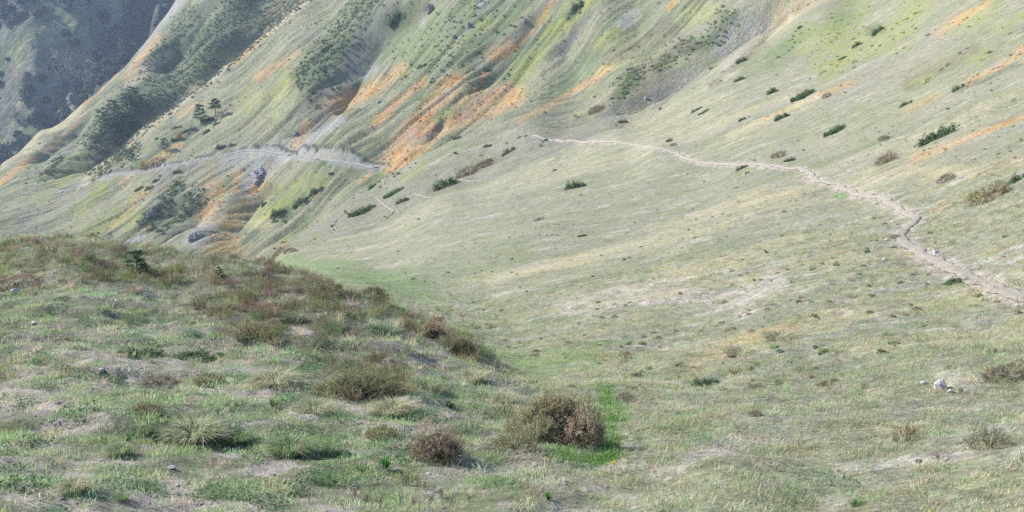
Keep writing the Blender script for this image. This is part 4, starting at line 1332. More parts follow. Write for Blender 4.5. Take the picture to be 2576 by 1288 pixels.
def leafplant(pal, px, py, w, h, label, name='leafy_plant', cat='plant', n=26, lo=4, hi=60, flat=False, group=None):
    """a plant of broad pointed leaves; flat ones are rosettes"""
    _cnt[0] += 1; R = np.random.default_rng(400 + _cnt[0])
    p = spot(px, py - h * 0.15, lo, hi); d = math.hypot(p[0], p[1])
    mb = MB(); pal = np.array(pal)
    for k in range(n):
        a = 2.4 * k + R.normal(0, 0.2); f = (k + 0.5) / n
        t = pal[R.integers(len(pal))] * R.uniform(0.8, 1.25)
        blade(mb, R, (0.05 * math.cos(a), 0.05 * math.sin(a), 0), a, (0.75 if flat else 0.9) * R.uniform(0.7, 1.1), (1.25 - 0.5 * f) if flat else 0.15 + 0.8 * f, 0.17, 0.35, t)
    o = mb.build(name, M_leaf)
    o.location = p; s = metres(w, d) / 2; o.scale = (s, s, metres(h, d) if not flat else s)
    if flat:
        o.rotation_mode = 'QUATERNION'; o.rotation_quaternion = normal_at(p[0], p[1], 0.3).to_track_quat('Z', 'Y')
    return tag(o, label, cat, group)


def crag_mb(seed):
    """a rugged, ribbed block of bedrock of about unit size"""
    R = np.random.default_rng(seed); n1, n2 = 40, 22
    ph = np.linspace(0.02, math.pi * 0.62, n2)[:, None]; th = np.linspace(0, 2 * math.pi, n1, endpoint=False)[None]
    V = np.stack([np.sin(ph) * np.cos(th), np.sin(ph) * np.sin(th), np.cos(ph) + 0 * th], -1).reshape(-1, 3)
    for _ in range(9):
        d = R.normal(0, 1, 3); d /= np.linalg.norm(d); c = R.uniform(0.5, 0.85)
        V = V - np.outer(np.maximum(V @ d - c, 0), d)
    a = V[:, 0] * 0.8 + V[:, 1] * 0.5 + V[:, 2] * 0.2; b = V[:, 2] * 0.9 - V[:, 0] * 0.4
    k = 1 + 0.5 * fbm(a * 4 + seed, b * 1.3, 4, seed) + 0.5 * fbm(a * 14, b * 6, 3, seed + 1) + 0.3 * np.abs(fbm(a * 7 - 3, b * 2.5 + 9, 3, seed + 2))
    V = V * k[:, None]
    i = np.arange(n1 * n2).reshape(n2, n1); j = np.roll(i, -1, 1)
    F = np.stack([i[:-1], i[1:], j[1:], j[:-1]], -1).reshape(-1, 4)
    mb = MB(); mb.add(V, [tuple(f) for f in F] + [tuple(i[0])], ONE)
    return mb


def crag(px, py, w, h, label, lo, hi, name='rock_outcrop', cat='rock', turn=0.6):
    _cnt[0] += 1
    p = spot(px, py - h * 0.45, lo, hi); d = math.hypot(p[0], p[1])
    o = crag_mb(520 + _cnt[0]).build(name, M_darkrock)
    rx = metres(w, d) / 2; o.scale = (rx, rx, metres(h, d) * 0.55)
    o.rotation_mode = 'QUATERNION'
    o.rotation_quaternion = Vector((0, 0, 1)).rotation_difference(Vector((0, 0, 1)).lerp(normal_at(p[0], p[1], max(rx, 1)), turn).normalized())
    o.location = (p[0], p[1], p[2] - metres(h, d) * 0.22)
    return tag(o, label, cat)


def rock(px, py, w, h, label, lo=4, hi=1300, mat=None, name='stone', cat='stone', sink=0.25, sub=0, flat=None, group=None):
    _cnt[0] += 1
    p = spot(px, py - h * 0.15, lo, hi); d = math.hypot(p[0], p[1])
    o = stone_mb(500 + _cnt[0], 1.0).build(name, mat or M_rock)
    rx = metres(w, d) / 2; rz = metres(h, d) * 0.62
    o.scale = (rx, rx * 0.9, max(rz, rx * 0.3)); o.rotation_euler = (random.uniform(-.2, .2), random.uniform(-.2, .2), random.uniform(0, 6.28))
    o.location = (p[0], p[1], p[2] + max(rz, rx * 0.3) * (0.55 - sink))
    return tag(o, label, cat, group)


# --- trees
def limbs_trunk(R, H, r, nl, clear, reach):
    mb = MB(); b = R.normal(0, 0.03 * H, 2)
    axis = [(0, 0, -0.4), (b[0] * 0.3, b[1] * 0.3, H * 0.3), (b[0], b[1], H * 0.65), (b[0] * 1.2, b[1] * 1.2, H * 0.96)]
    tube(mb, axis, r, r * 0.2, ONE, 7); tips = []
    for k in range(nl):
        f = clear + (0.93 - clear) * (k + R.uniform()) / nl; a = k * 2.4 + R.normal(0, 0.3)
        z0 = H * f; c = np.array([b[0] * f, b[1] * f, z0]); L = reach * H * (1 - 0.55 * f) * R.uniform(0.75, 1.15)
        e = c + np.array([math.cos(a) * L, math.sin(a) * L, L * 0.25])
        tube(mb, [c, (c + e) / 2 + np.array([0, 0, L * 0.05]), e], r * 0.35, r * 0.08, ONE, 5); tips.append((e, L))
    return mb, tips, (b[0] * 1.2, b[1] * 1.2, H * 0.92)


PINE = [(0.070, 0.115, 0.065), (0.09, 0.14, 0.078), (0.056, 0.092, 0.057), (0.115, 0.165, 0.09)]


def pine_meshes(seed, clear=0.35, reach=0.30):
    R = np.random.default_rng(seed)
    tr, tips, top = limbs_trunk(R, 1.0, 0.024, 13, clear, reach)
    cr = MB()
    for e, L in tips:
        s = 0.62 * L
        leaf_dome(seed + int(abs(e[0]) * 1e4), 130, s, s, s * 0.72, 0.022, PINE, 0.25, 0.4, 0.3, cr, e, -0.6)
        m = e * 0.6 + np.array([0, 0, e[2] * 0.4])
        leaf_dome(seed + 5 + int(abs(e[1]) * 1e4), 60, s * 0.7, s * 0.7, s * 0.5, 0.022, PINE, 0.25, 0.4, 0.3, cr, m, -0.6)
    leaf_dome(seed + 9, 160, 0.12, 0.12, 0.10, 0.022, PINE, 0.2, 0.4, 0.3, cr, top, -0.7)
    return keep(tr, 'trunk', M_bark), keep(cr, 'crown', M_leaf)


def spruce_meshes(seed, slim=0.20):
    R = np.random.default_rng(seed); tr = MB(); cr = MB()
    tube(tr, [(0, 0, -0.05), (0, 0, 0.5), (0, 0, 0.97)], 0.020, 0.003, ONE, 6)
    for k in range(62):
        f = 0.10 + 0.88 * (k / 62) ** 0.9; a = 2.4 * k + R.normal(0, 0.2); L = slim * (1.02 - f) * R.uniform(0.7, 1.2) + 0.012
        for q in range(20):
            t = R.uniform(0.1, 1.0)
            c = np.array([math.cos(a) * L * t, math.sin(a) * L * t, f - 0.35 * L * t]) + R.normal(0, 0.012, 3)
            leafq(cr, R, c, (R.normal(0, 0.4), R.normal(0, 0.4), 1), 0.017 * R.uniform(0.6, 1.4), 0.6, np.array(PINE[R.integers(4)]) * R.uniform(0.7, 1.25))
    return keep(tr, 'trunk', M_bark), keep(cr, 'crown', M_leaf)


TREES = {'pine': [pine_meshes(600), pine_meshes(613, 0.3, 0.34)], 'bushy': [pine_meshes(620, 0.08, 0.36), pine_meshes(633, 0.06, 0.32)], 'spruce': [spruce_meshes(640), spruce_meshes(650, 0.25)]}


def tree(kind, px, py, top, label, lo, hi, name='pine_tree', group=None, wide=1.0):
    """px, py: foot of the trunk; top: where the tree ends above"""
    _cnt[0] += 1
    p = spot(px, py, lo, hi); d = math.hypot(p[0], p[1]); H = metres(py - top, d) * 1.03
    o = empty(name, p, label, 'tree', group); o.rotation_euler = (0, 0, random.uniform(0, 6.28))
    tm, cm = TREES[kind][_cnt[0] % 2]
    for nm, me in (('trunk', tm), ('crown', cm)):
        c = child(nm, me, o); c.scale = (H * wide, H * wide, H)
    return o


# ---- the big foreground bush and its neighbours
def big_bush(px, py, w, h, label, pal, low, seed, n, lo=5, hi=16, leaf=0.020, depth=0.95, straw=0, name='heather_bush'):
    pal = np.array(pal) * 1.22; low = np.array(low) * 1.22
    p = spot(px, py - h * 0.28, lo, hi); d = math.hypot(p[0], p[1])
    rx = metres(w, d) / 2; rz = metres(h, d) * 0.82
    o = empty(name, p, label, 'bush')
    f = bush_sprigs(seed, int(n * 1.5), pal, low, leaf * 0.8, 0.24, 16, 7).build('foliage', M_leaf, o); f.scale = (rx, rx * depth, rz)
    inner = leaf_dome(seed + 1, 900, 0.66, 0.66, 0.66, 0.06, [(0.11, 0.10, 0.06), (0.14, 0.115, 0.075)], 0.5, 0.2).build('dead_twigs', M_leaf, o); inner.scale = f.scale
    s = stems_mb(seed + 2, 14, 0.85, 0.75).build('stems', M_bark, o); s.scale = [q * 0.78 for q in f.scale]
    if straw:
        g = tussock_mb(seed + 3, straw, STRAW[:3], width=0.010).build('dry_grass', M_leaf, o)
        g.location = (-rx * 0.45, -rx * 0.45, rz * 0.25); g.scale = (rx * 0.5, rx * 0.5, rz * 0.55)
    return o


big_bush(1396, 1156, 268, 176, 'large rounded heather bush with pinkish brown tops beside the bright green grass strip', PINK[:2] + OLIVE + PINK[3:], OLIVE + BROWN, 700, 2300, straw=150)
big_bush(1092, 1172, 180, 100, 'brown twiggy heather bush overhanging a bare dark bank left of the big round bush', BROWN + PINK[:2], BROWN + OLIVE[:1], 710, 700)
big_bush(900, 1012, 250, 84, 'broad dark olive heather bush in the middle of the knoll, the largest up there', OLIVE, OLIVE + BROWN, 720, 800, lo=8, hi=20)
big_bush(1160, 905, 100, 66, 'dark heather bush on the lower rim of the knoll against the green hollow', BROWN + OLIVE, BROWN, 730, 420, lo=9, hi=22)
big_bush(1085, 862, 100, 60, 'reddish brown heather bush on the rim of the knoll, just above the dark one', PINK[:2] + RUST[2:], BROWN, 740, 420, lo=9, hi=22)
big_bush(940, 765, 90, 50, 'olive and amber heather bush at the bend of the knoll rim', OLIVE + [(0.30, 0.20, 0.06)], OLIVE, 750, 420, lo=10, hi=26)

K = dict(lo=7, hi=40, lean=0.6)
_shrub0 = shrub


def low_shrub(kind, px, py, w, h, label, **kw):
    return _shrub0(kind, px, py, w * 1.1, h * 0.72, label, **kw)


low_shrub('olive', 525, 975, 90, 46, 'low olive shrub on bare soil in the left foreground', **K)
low_shrub('brown', 400, 972, 84, 38, 'flat brownish shrub left of the low olive shrub on bare soil', **K)
low_shrub('olive', 372, 1040, 80, 40, 'small faded heather clump below the flat brownish shrub', **K)
low_shrub('brown', 45, 722, 100, 36, 'dark brown shrub at the left edge high on the knoll', **K)
low_shrub('brown', 535, 795, 50, 36, 'small dark shrub with rusty leaves beside the heather band', **K)
low_shrub('olive', 525, 672, 40, 22, 'round dark shrub on the pale top of the knoll', **K)
low_shrub('olive', 690, 690, 64, 30, 'grey olive shrub on the far rim of the knoll', **K)
low_shrub('juniper', 735, 812, 60, 32, 'dark green shrub just above the pale bare patch on the knoll', **K)
low_shrub('olive', 640, 850, 110, 50, 'wide olive heather shrub left of the pale bare patch', **K)
low_shrub('brown', 870, 800, 90, 42, 'brown heather shrub on the slope of the knoll above the broad olive bush', **K)
low_shrub('rust', 600, 765, 50, 34, 'orange leaved bilberry shrub in the heather band', **K)
low_shrub('rust', 740, 775, 40, 30, 'small orange red bilberry shrub between brown heather', **K)
low_shrub('amber', 1015, 806, 30, 22, 'bright orange little shrub on the knoll rim', **K)
low_shrub('juniper', 990, 780, 44, 22, 'small dark green shrub on the knoll rim above the bright orange one', **K)
low_shrub('juniper', 815, 720, 70, 28, 'dark green shrub low on the far rim of the knoll', **K)
low_shrub('juniper', 350, 900, 100, 50, 'dark leafy mat spreading over the bank left of centre on the knoll', **K)
low_shrub('juniper', 500, 905, 110, 46, 'dark green mat of leaves right of the other leafy mat', **K)
low_shrub('juniper', 840, 1150, 70, 44, 'green leafy clump on the bare bank near the twiggy bush', lo=6, hi=14)
low_shrub('olive', 960, 1110, 90, 50, 'olive tangle on the bank just left of the twiggy brown bush', lo=6, hi=14)
low_shrub('olive', 1296, 1138, 110, 60, 'olive skirt of heather against the left side of the large bush', lo=7, hi=14)
# young pines on the knoll
for px, py, top, lab, wd in ((345, 690, 632, 'young pine sapling with spreading green twigs on the knoll top', 1.5), (552, 704, 672, 'tiny pine sapling in dry grass right of the larger sapling', 1.0)):
    tree('bushy', px, py, top, lab, 10, 40, name='pine_sapling', wide=wd)

# tussocks
tuft(STRAW + GRASSY[2:], 490, 1120, 190, 80, 'big arching straw and green tussock in the left foreground', 900)
tuft(STRAW, 190, 1245, 110, 62, 'straw coloured tussock on the stony ground at lower left', 520)
tuft(STRAW, 690, 985, 150, 74, 'pale shaggy tussock on the knoll left of the broad olive bush', 800)
tuft(STRAW + GRASSY[:1], 790, 1055, 140, 66, 'pale tussock overhanging a dark hollow in the bank', 700)
tuft(GRASSY + STRAW[:1], 730, 1155, 160, 76, 'wide green tussock on the bank below the overhanging one', 800)
tuft(GRASSY, 600, 1120, 110, 56, 'green tussock between the big straw one and the wide green one', 520)
tuft(STRAW, 990, 1050, 150, 60, 'long pale grass tussock above the twiggy brown bush', 700)
tuft(GRASSY + STRAW, 1070, 985, 110, 50, 'grey green tussock on the flank of the knoll', 480)
tuft(STRAW, 1190, 965, 110, 46, 'dry pale tussock at the foot of the knoll', 420)
tuft(GRASSY, 370, 1095, 56, 40, 'small green tuft in front of the faded heather clump', 260)
tuft(GRASSY, 305, 1265, 60, 40, 'small green tuft right of the straw tussock on stones', 260)
tuft(GRASSY + STRAW[:1], 300, 1150, 90, 46, 'soft green tuft on gravel in the left foreground', 420)
tuft(VIVID, 906, 1190, 34, 30, 'bright green tuft on the bare bank', 150)
tuft(VIVID, 2154, 1278, 56, 34, 'bright green tuft at the bottom edge on the right', 200)
tuft(STRAW + GRASSY[2:], 2180, 985, 66, 34, 'yellowish tuft on the right slope', 320)
tuft(GRASSY, 2222, 1008, 50, 26, 'olive tuft below the yellowish one on the right slope', 240)
tuft(STRAW, 1860, 900, 130, 40, 'long straw tussock on the dry band of the right slope', 500)
tuft(STRAW, 1960, 860, 130, 38, 'straw tussock higher up on the dry band of the right slope', 500)
tuft(STRAW, 1270, 1020, 100, 46, 'straw tussock just left of the big round bush', 420)

leafplant(SILVER, 432, 1138, 66, 26, 'silvery thistle rosette beside the big arching tussock', 'thistle', n=22, flat=True)
leafplant(SILVER, 186, 950, 36, 22, 'small silvery thistle rosette on the soil at far left', 'thistle', n=16, flat=True)
leafplant(VIVID, 970, 1188, 56, 46, 'bright green leafy plant under the bank by the twiggy bush', n=44)
leafplant(VIVID, 325, 1125, 40, 42, 'upright bright green plant on gravel in the left foreground', n=34)
leafplant(VIVID, 1379, 1262, 50, 30, 'bright green plant at the bottom of the picture below the big bush', n=36)
leafplant(GREEN + VIVID[:1], 690, 1030, 60, 30, 'dark leafy plant in front of the pale shaggy tussock', n=36)
leafplant(GREEN + VIVID[2:], 1130, 1030, 60, 30, 'dark green leafy plant beside the track of bare soil at the knoll foot', n=36)

# dandelion: stalk and flower head
pd = spot(1543, 1180, 6, 14)
dand = empty('dandelion', pd, 'single yellow dandelion flower in the turf right of the big bush', 'flower')
m_ = MB(); tube(m_, [(0, 0, -0.01), (0.004, 0, 0.03), (0.002, 0, 0.055)], 0.0025, 0.002, (0.12, 0.2, 0.06), 5); m_.build('stalk', M_leaf, dand)
m_ = MB(); R = np.random.default_rng(3)
for k in range(46):
    a = 2.4 * k; f = k / 46
    blade(m_, R, (0.002, 0, 0.053), a, 0.026 - 0.012 * f, 1.5 - 1.2 * f, 0.009, 0.2, (0.85, 0.62, 0.02))
m_.build('flower_head', M_leaf, dand)

# dead seed stalks in the near turf
def stalk_mb(seed, n=5):
    R = np.random.default_rng(seed); mb = MB()
    for k in range(n):
        a = R.uniform(0, 6.28); b = np.array([R.normal(0, 0.16), R.normal(0, 0.16), 0]); e = b + np.array([R.normal(0, 0.12), R.normal(0, 0.12), R.uniform(0.65, 1.0)])
        tube(mb, [b, (b + e) / 2, e], 0.018, 0.010, (0.20, 0.13, 0.085), 4)
        for q in range(16):
            f = R.uniform(0.35, 1.0)
            leafq(mb, R, b + (e - b) * f + R.normal(0, 0.035, 3), R.normal(0, 1, 3), 0.05, 0.6, np.array([(0.20, 0.115, 0.075), (0.27, 0.18, 0.12), (0.15, 0.085, 0.06)][R.integers(3)]))
    return mb


def stalks(px, py, h, label, group=None, seed=0):
    _cnt[0] += 1
    p = spot(px, py, 4, 14); d = math.hypot(p[0], p[1]); s = metres(h, d)
    o = stalk_mb(800 + _cnt[0]).build('dead_stalks', M_leaf); o.location = p; o.scale = (s, s, s)
    return tag(o, label, 'dead plant', group)


stalks(1024, 1222, 46, 'tall pale brown dead seed stalks in front of the twiggy bush')
stalks(1060, 1228, 38, 'pale brown dead stalks just right of the tallest ones')
for px, py, h in ((894, 1250, 28), (925, 1262, 26), (960, 1275, 30), (1005, 1268, 28), (1045, 1270, 26), (1085, 1268, 30), (1110, 1252, 30), (1140, 1280, 26), (780, 1270, 24), (860, 1278, 26), (1090, 1238, 24), (1180, 1262, 24)):
    stalks(px, py, h, 'dark red brown dead stalk cluster in the near turf at bottom centre', 'dead stalks along the bottom edge')

# right foreground
Rr = dict(lo=5, hi=30)
shrub('twiggy', 2490, 1142, 96, 66, 'dark twiggy shrub in the right foreground turf', depth=0.9, lean=0.3, **Rr)
shrub('rust', 2284, 1120, 62, 48, 'reddish brown dead looking shrub left of the twiggy one', lean=0.3, **Rr)
shrub('rust', 2358, 1155, 40, 18, 'flat reddish plant on the bare patch at lower right', **Rr)
shrub('brown', 2525, 958, 100, 36, 'overhanging clod of dark brown roots above a hollow on the right', **Rr)
shrub('juniper', 2506, 893, 44, 22, 'small round dark green shrub above the brown root clod', **Rr)
shrub('rust', 1575, 905, 32, 24, 'tiny rusty shrub alone on the turf beyond the big bush', **Rr)
shrub('brown', 1568, 1012, 40, 26, 'brown withered clump at the top of the bright green strip', **Rr)
shrub('juniper', 1773, 972, 70, 28, 'dark green leafy mat under the dry straw band', **Rr)
shrub('brown', 1900, 1050, 34, 20, 'small dark brown tuft of heather on the right turf', **Rr)
shrub('juniper', 1960, 955, 50, 18, 'dark low leaves between bare patches on the right slope', **Rr)
shrub('juniper', 2407, 716, 66, 26, 'dusky green shrub beside the lower edge of the path', lo=12, hi=60)
shrub('brown', 2252, 602, 28, 12, 'dark turf clod at the bend of the path', lo=25, hi=60)

rock(2370, 985, 46, 34, 'biggest pale rock standing in the bare patch on the right', 5, 25)
rock(2325, 968, 32, 12, 'flat white stone left of the biggest pale rock', 5, 25)
rock(2390, 990, 22, 12, 'small pale stone lying in front of the biggest rock', 5, 25)
rock(2416, 990, 16, 14, 'grey stone at the right end of the bare patch', 5, 25, mat=M_darkrock)
rock(2352, 640, 28, 14, 'white stone on the inner side of the path bend', 20, 60)
rock(2230, 605, 10, 6, 'little white stone left of the path bend', 20, 60)
rock(2244, 1108, 10, 8, 'small white stone left of the reddish shrub', 5, 25)
rock(2380, 1160, 22, 10, 'pale stone at the lower edge of the bare patch at lower right', 5, 25)
rock(2310, 1162, 26, 8, 'flat grey stone left of the flat reddish plant', 5, 25, mat=M_darkrock)
rock(255, 936, 22, 11, 'white stone on dark soil at far left', 6, 25)
rock(38, 736, 28, 11, 'flat pale stone near the dark brown shrub at the left edge', 10, 40)
rock(84, 816, 18, 9, 'small pale stone in turf at the left', 8, 30)
rock(432, 1180, 26, 10, 'flat pale stone in front of the silvery thistle rosette', 5, 15)
rock(70, 1204, 34, 12, 'flat pale stone on gravel at lower left', 4, 15)
rock(28, 1222, 26, 10, 'grey flat stone at the lower left edge', 4, 15)
rock(1346, 1176, 24, 14, 'buff stone at the foot of the big round bush', 6, 15)
rock(1528, 1228, 18, 10, 'white flat stone below the dandelion', 5, 15)
rock(1625, 250, 10, 9, 'white boulder in the grey scree strip', 140, 240, name='boulder', cat='boulder')
rock(2225, 655, 14, 7, 'pale stone in the turf below the path', 15, 60)

# ---- shrubs on the smooth slope and the scrubby spur
D = dict(lo=40, hi=230)
for kind, px, py, w, h, lab in (
    ('juniper', 1446, 482, 58, 34, 'lone dark green oval shrub in the middle of the smooth slope'),
    ('pale', 1124, 478, 72, 38, 'broad green shrub at the left end of the scrub strip'),
    ('juniper', 2358, 360, 108, 44, 'wide spreading dark shrub above the orange streak at right'),
    ('pale', 2102, 340, 60, 30, 'dark shrub on the upper slope left of the wide spreading one'),
    ('pale', 1568, 312, 30, 14, 'small shrub on the slope edge under the scree strip'),
    ('juniper', 1280, 390, 40, 22, 'dark shrub at the upper end of the scrub strip'),
    ('pale', 905, 548, 60, 36, 'mid green shrub by the thin worn path at the spur'),
    ('juniper', 932, 528, 30, 18, 'small dark shrub touching the mid green one by the thin path'),
    ('juniper', 1866, 428, 34, 14, 'little shrub touching the lower edge of the footpath'),
    ('juniper', 1880, 438, 14, 8, 'tiny shrub just below the one touching the footpath'),
    ('brown', 1684, 356, 20, 7, 'tiny brown shrub above the middle of the footpath'),
    ('juniper', 1395, 432, 14, 9, 'tiny green shrub below the start of the footpath'),
    ('pale', 2022, 252, 66, 32, 'dark green shrub on the upper slope beside a straw streak'),
    ('pale', 1968, 302, 46, 20, 'greyish green shrub at the lower end of the straw streak'),
    ('pale', 1945, 238, 32, 20, 'green shrub left of the dark one beside the straw streak'),
    ('brown', 2232, 412, 56, 20, 'brown heathery shrub above the fork of the path'),
    ('brown', 2380, 458, 46, 18, 'dark reddish brown shrub on the right slope'),
    ('brown', 1956, 398, 38, 14, 'brown shrub above the footpath near its middle bend'),
    ('juniper', 1986, 408, 32, 14, 'dark shrub right of the brown one above the footpath'),
    ('olive', 2485, 512, 110, 26, 'wide yellow green shrub growing over pale rock at the right'),
    ('juniper', 1753, 280, 36, 10, 'low dark streak of shrub high on the smooth slope'),
    ('pale', 1772, 284, 34, 9, 'low green streak of shrub right of the dark one high on the slope'),
    ('pale', 1868, 304, 24, 10, 'small shrub on the upper slope below the straw streak'),
    ('brown', 1693, 368, 18, 7, 'tiny brown clump just above the footpath bend'),
    ('juniper', 1683, 358, 18, 8, 'tiny green shrub beside the tiny brown one above the footpath'),
    ('pale', 1866, 160, 34, 18, 'green shrub on the upper slope near the pink earth'),
    ('pale', 1863, 206, 34, 16, 'green shrub at the lower end of the bluish patch'),
    ('juniper', 2278, 266, 38, 12, 'flat dark shrub beside a short orange streak'),
    ('brown', 2222, 352, 30, 10, 'flat brown shrub left of the wide spreading one'),
    ('juniper', 2412, 228, 34, 16, 'dark shrub at the foot of the long orange streak'),
    ('pale', 991, 494, 58, 24, 'pale green mound shrub on the spur'),
    ('pale', 1014, 512, 40, 18, 'smaller pale green shrub just below the mound shrub'),
    ('juniper', 937, 476, 26, 16, 'dark little shrub near the foot of the rough track'),
    ('brown', 1358, 556, 28, 8, 'small dark scrape of brown scrub on the smooth slope'),
    ('juniper', 1464, 596, 26, 9, 'small green shrub low on the smooth slope'),
    ('pale', 1230, 412, 30, 16, 'green shrub in the middle of the scrub strip'),
    ('brown', 1175, 444, 60, 20, 'brown scrub shrub right of the broad green one'),
    ('brown', 1215, 426, 56, 20, 'long brown shrub in the middle of the scrub strip'),
    ('juniper', 1150, 352, 24, 12, 'small dark shrub on the spur below the orange bracken'),
    ('juniper', 1225, 372, 26, 12, 'small green shrub higher on the spur below the bracken'),
    ('brown', 730, 640, 40, 16, 'brown shrub at the mouth of the hollow behind the knoll'),
    ('brown', 700, 646, 44, 14, 'dark flat scrub at the lowest corner of the smooth slope'),
    ('pale', 2120, 150, 24, 10, 'small green shrub in the lime green upper slope'),
    ('pale', 2210, 84, 40, 18, 'dusky green shrub among the lime green grass at the top'),
    ('pale', 2158, 118, 30, 14, 'green shrub at the lower end of the lime green patch'),
    ('brown', 2080, 245, 26, 9, 'small brown shrub above the dark one beside the straw streak'),
    ('brown', 1500, 285, 46, 18, 'brown scrub clump at the left of the scree strip'),
        ('juniper', 2560, 460, 50, 26, 'green shrub at the right edge beside the pale rock'),
):
    shrub(kind, px, py, w * 0.9, h * 1.1, lab, **D)

# ---- shrubs, trees and rocks on the big hillside
F4 = dict(lo=228, hi=520)
tree('pine', 542, 292, 250, 'taller of the two pines standing on the far hillside', 300, 440, wide=1.25)
tree('bushy', 504, 309, 266, 'bushier of the two pines, left of the taller one', 300, 440, wide=1.15)
tree('bushy', 415, 382, 350, 'single small pine on the ridge edge above the rough track', 300, 440)
tree('bushy', 333, 407, 380, 'small dark pine lowest on the ridge edge', 320, 440)
shrub('amber', 449, 353, 18, 20, 'small amber autumn tree between the pines', lo=300, hi=440, name='autumn_tree', cat='tree', lean=0)
shrub('amber', 358, 430, 20, 26, 'amber autumn tree standing at the edge of the rough track', lo=300, hi=440, name='autumn_tree', cat='tree', lean=0)
for kind, px, py, w, h, lab in (
    ('juniper', 523, 306, 30, 16, 'dark shrub at the feet of the two pines'),
    ('juniper', 545, 314, 22, 9, 'small shrub right of the two pines'),
    ('juniper', 438, 356, 18, 14, 'dark shrub just left of the small amber tree'),
    ('juniper', 443, 324, 24, 9, 'low dark shrub left of the bushy pine'),
    ('juniper', 474, 334, 38, 16, 'long green shrub above the small amber tree'),
    ('pale', 522, 336, 20, 14, 'pale green shrub below the two pines'),
    ('juniper', 555, 374, 26, 14, 'green shrub above the rough track'),
    ('juniper', 584, 368, 20, 9, 'small shrub right of the green one above the rough track'),
    ('juniper', 445, 436, 22, 12, 'dark shrub right under the rough track'),
    ('juniper', 392, 458, 20, 11, 'small shrub below the rough track further left'),
    ('juniper', 394, 352, 10, 9, 'tiny dark shrub on the ridge edge'),
    ('juniper', 375, 478, 24, 12, 'green shrub below the left part of the track'),
    ('juniper', 350, 480, 24, 14, 'green shrub beside the thin orange bracken strip'),
    ('brown', 385, 415, 60, 9, 'dark hedge like scrub strip above the rough track'),
    ('juniper', 700, 545, 40, 28, 'dark green shrub in the lower middle of the hillside'),
    ('juniper', 795, 488, 40, 20, 'green shrub near the right end of the lime patch'),
    ('pale', 760, 515, 50, 24, 'rounded pale shrub in the lime patch'),
    ('juniper', 665, 520, 18, 18, 'dark little bush at the left of the lime patch'),
    ('juniper', 832, 438, 14, 6, 'tiny shrub just under the right part of the track'),
    ('juniper', 1060, 170, 24, 10, 'dark shrub in the green upper hillside'),
    ('juniper', 995, 60, 44, 40, 'dark clump of scrub by the grey gully at the top'),
    ('juniper', 1453, 30, 40, 36, 'dark green clump at the top edge right of the brown ditch'),
    ('juniper', 1225, 180, 24, 14, 'dark shrub just below the round orange bracken patch'),
):
    shrub(kind, px, py, w, h, lab, **F4)
crag(1318, 58, 16, 16, 'dark boulder high in the green hillside', 240, 400, name='boulder', cat='boulder')
crag(492, 625, 52, 58, 'grey fan shaped rock outcrop low on the hillside', 225, 330)
crag(380, 560, 26, 40, 'grey rock face beside the narrow orange bracken strip', 260, 380)
crag(655, 462, 74, 62, 'dark grey crag under the rough track', 230, 330)
crag(748, 352, 22, 28, 'small dark crag in the gully above the rough track', 250, 380)
rock(412, 420, 12, 9, 'white boulder lying on the rough track', 300, 400, name='boulder', cat='boulder')
crag(350, 608, 60, 16, 'low grey rock ledge at the foot of the hillside', 228, 340)
for px, py, w, h, lab in ((1084, 40, 26, 44, 'jagged grey rock rib at the top of the hillside'), (1180, 85, 26, 40, 'grey rock rib right of the jagged one'), (1205, 20, 26, 34, 'small grey rock rib at the top edge'), (1145, 100, 14, 18, 'short grey rock tooth in the green hillside')):
    crag(px, py, w, h, lab, 250, 420)

R5 = dict(lo=380, hi=560)
for px, py, top, kind, lab in (
    (334, 262, 222, 'bushy', 'uppermost conifer of the dark grove on the ridge'),
    (321, 285, 240, 'pine', 'conifer in front of the uppermost one in the dark grove'),
    (354, 290, 242, 'bushy', 'darkest conifer at the right side of the grove'),
    (258, 312, 274, 'bushy', 'conifer standing apart at the left of the dark grove'),
    (286, 300, 256, 'bushy', 'conifer on the left shoulder of the dark grove'),
    (303, 328, 286, 'bushy', 'conifer in the middle of the dark grove'),
    (325, 322, 280, 'bushy', 'pale green conifer in the heart of the dark grove'),
    (276, 330, 290, 'bushy', 'conifer low on the left of the dark grove'),
    (312, 352, 312, 'bushy', 'lowest broad conifer of the dark grove'),
    (345, 330, 296, 'bushy', 'conifer low on the right of the dark grove'),
    (284, 362, 330, 'bushy', 'conifer at the bottom tip of the dark grove'),
    (242, 374, 342, 'pine', 'lone pine below the dark grove'),
):
    tree(kind, px, py, top, lab, name='conifer', wide=1.3, **R5)
for px, py, w, h, lab in ((297, 362, 36, 24, 'grey leafless shrub below the dark grove'), (266, 390, 36, 26, 'grey leafless shrub lower along the gully'), (252, 412, 34, 22, 'lowest grey leafless shrub along the gully'), (185, 345, 16, 12, 'purplish bare shrub on the ridge left of the grove'), (120, 440, 22, 18, 'dark shrub low on the left ridge')):
    shrub('bare', px, py, w, h, lab, **R5)

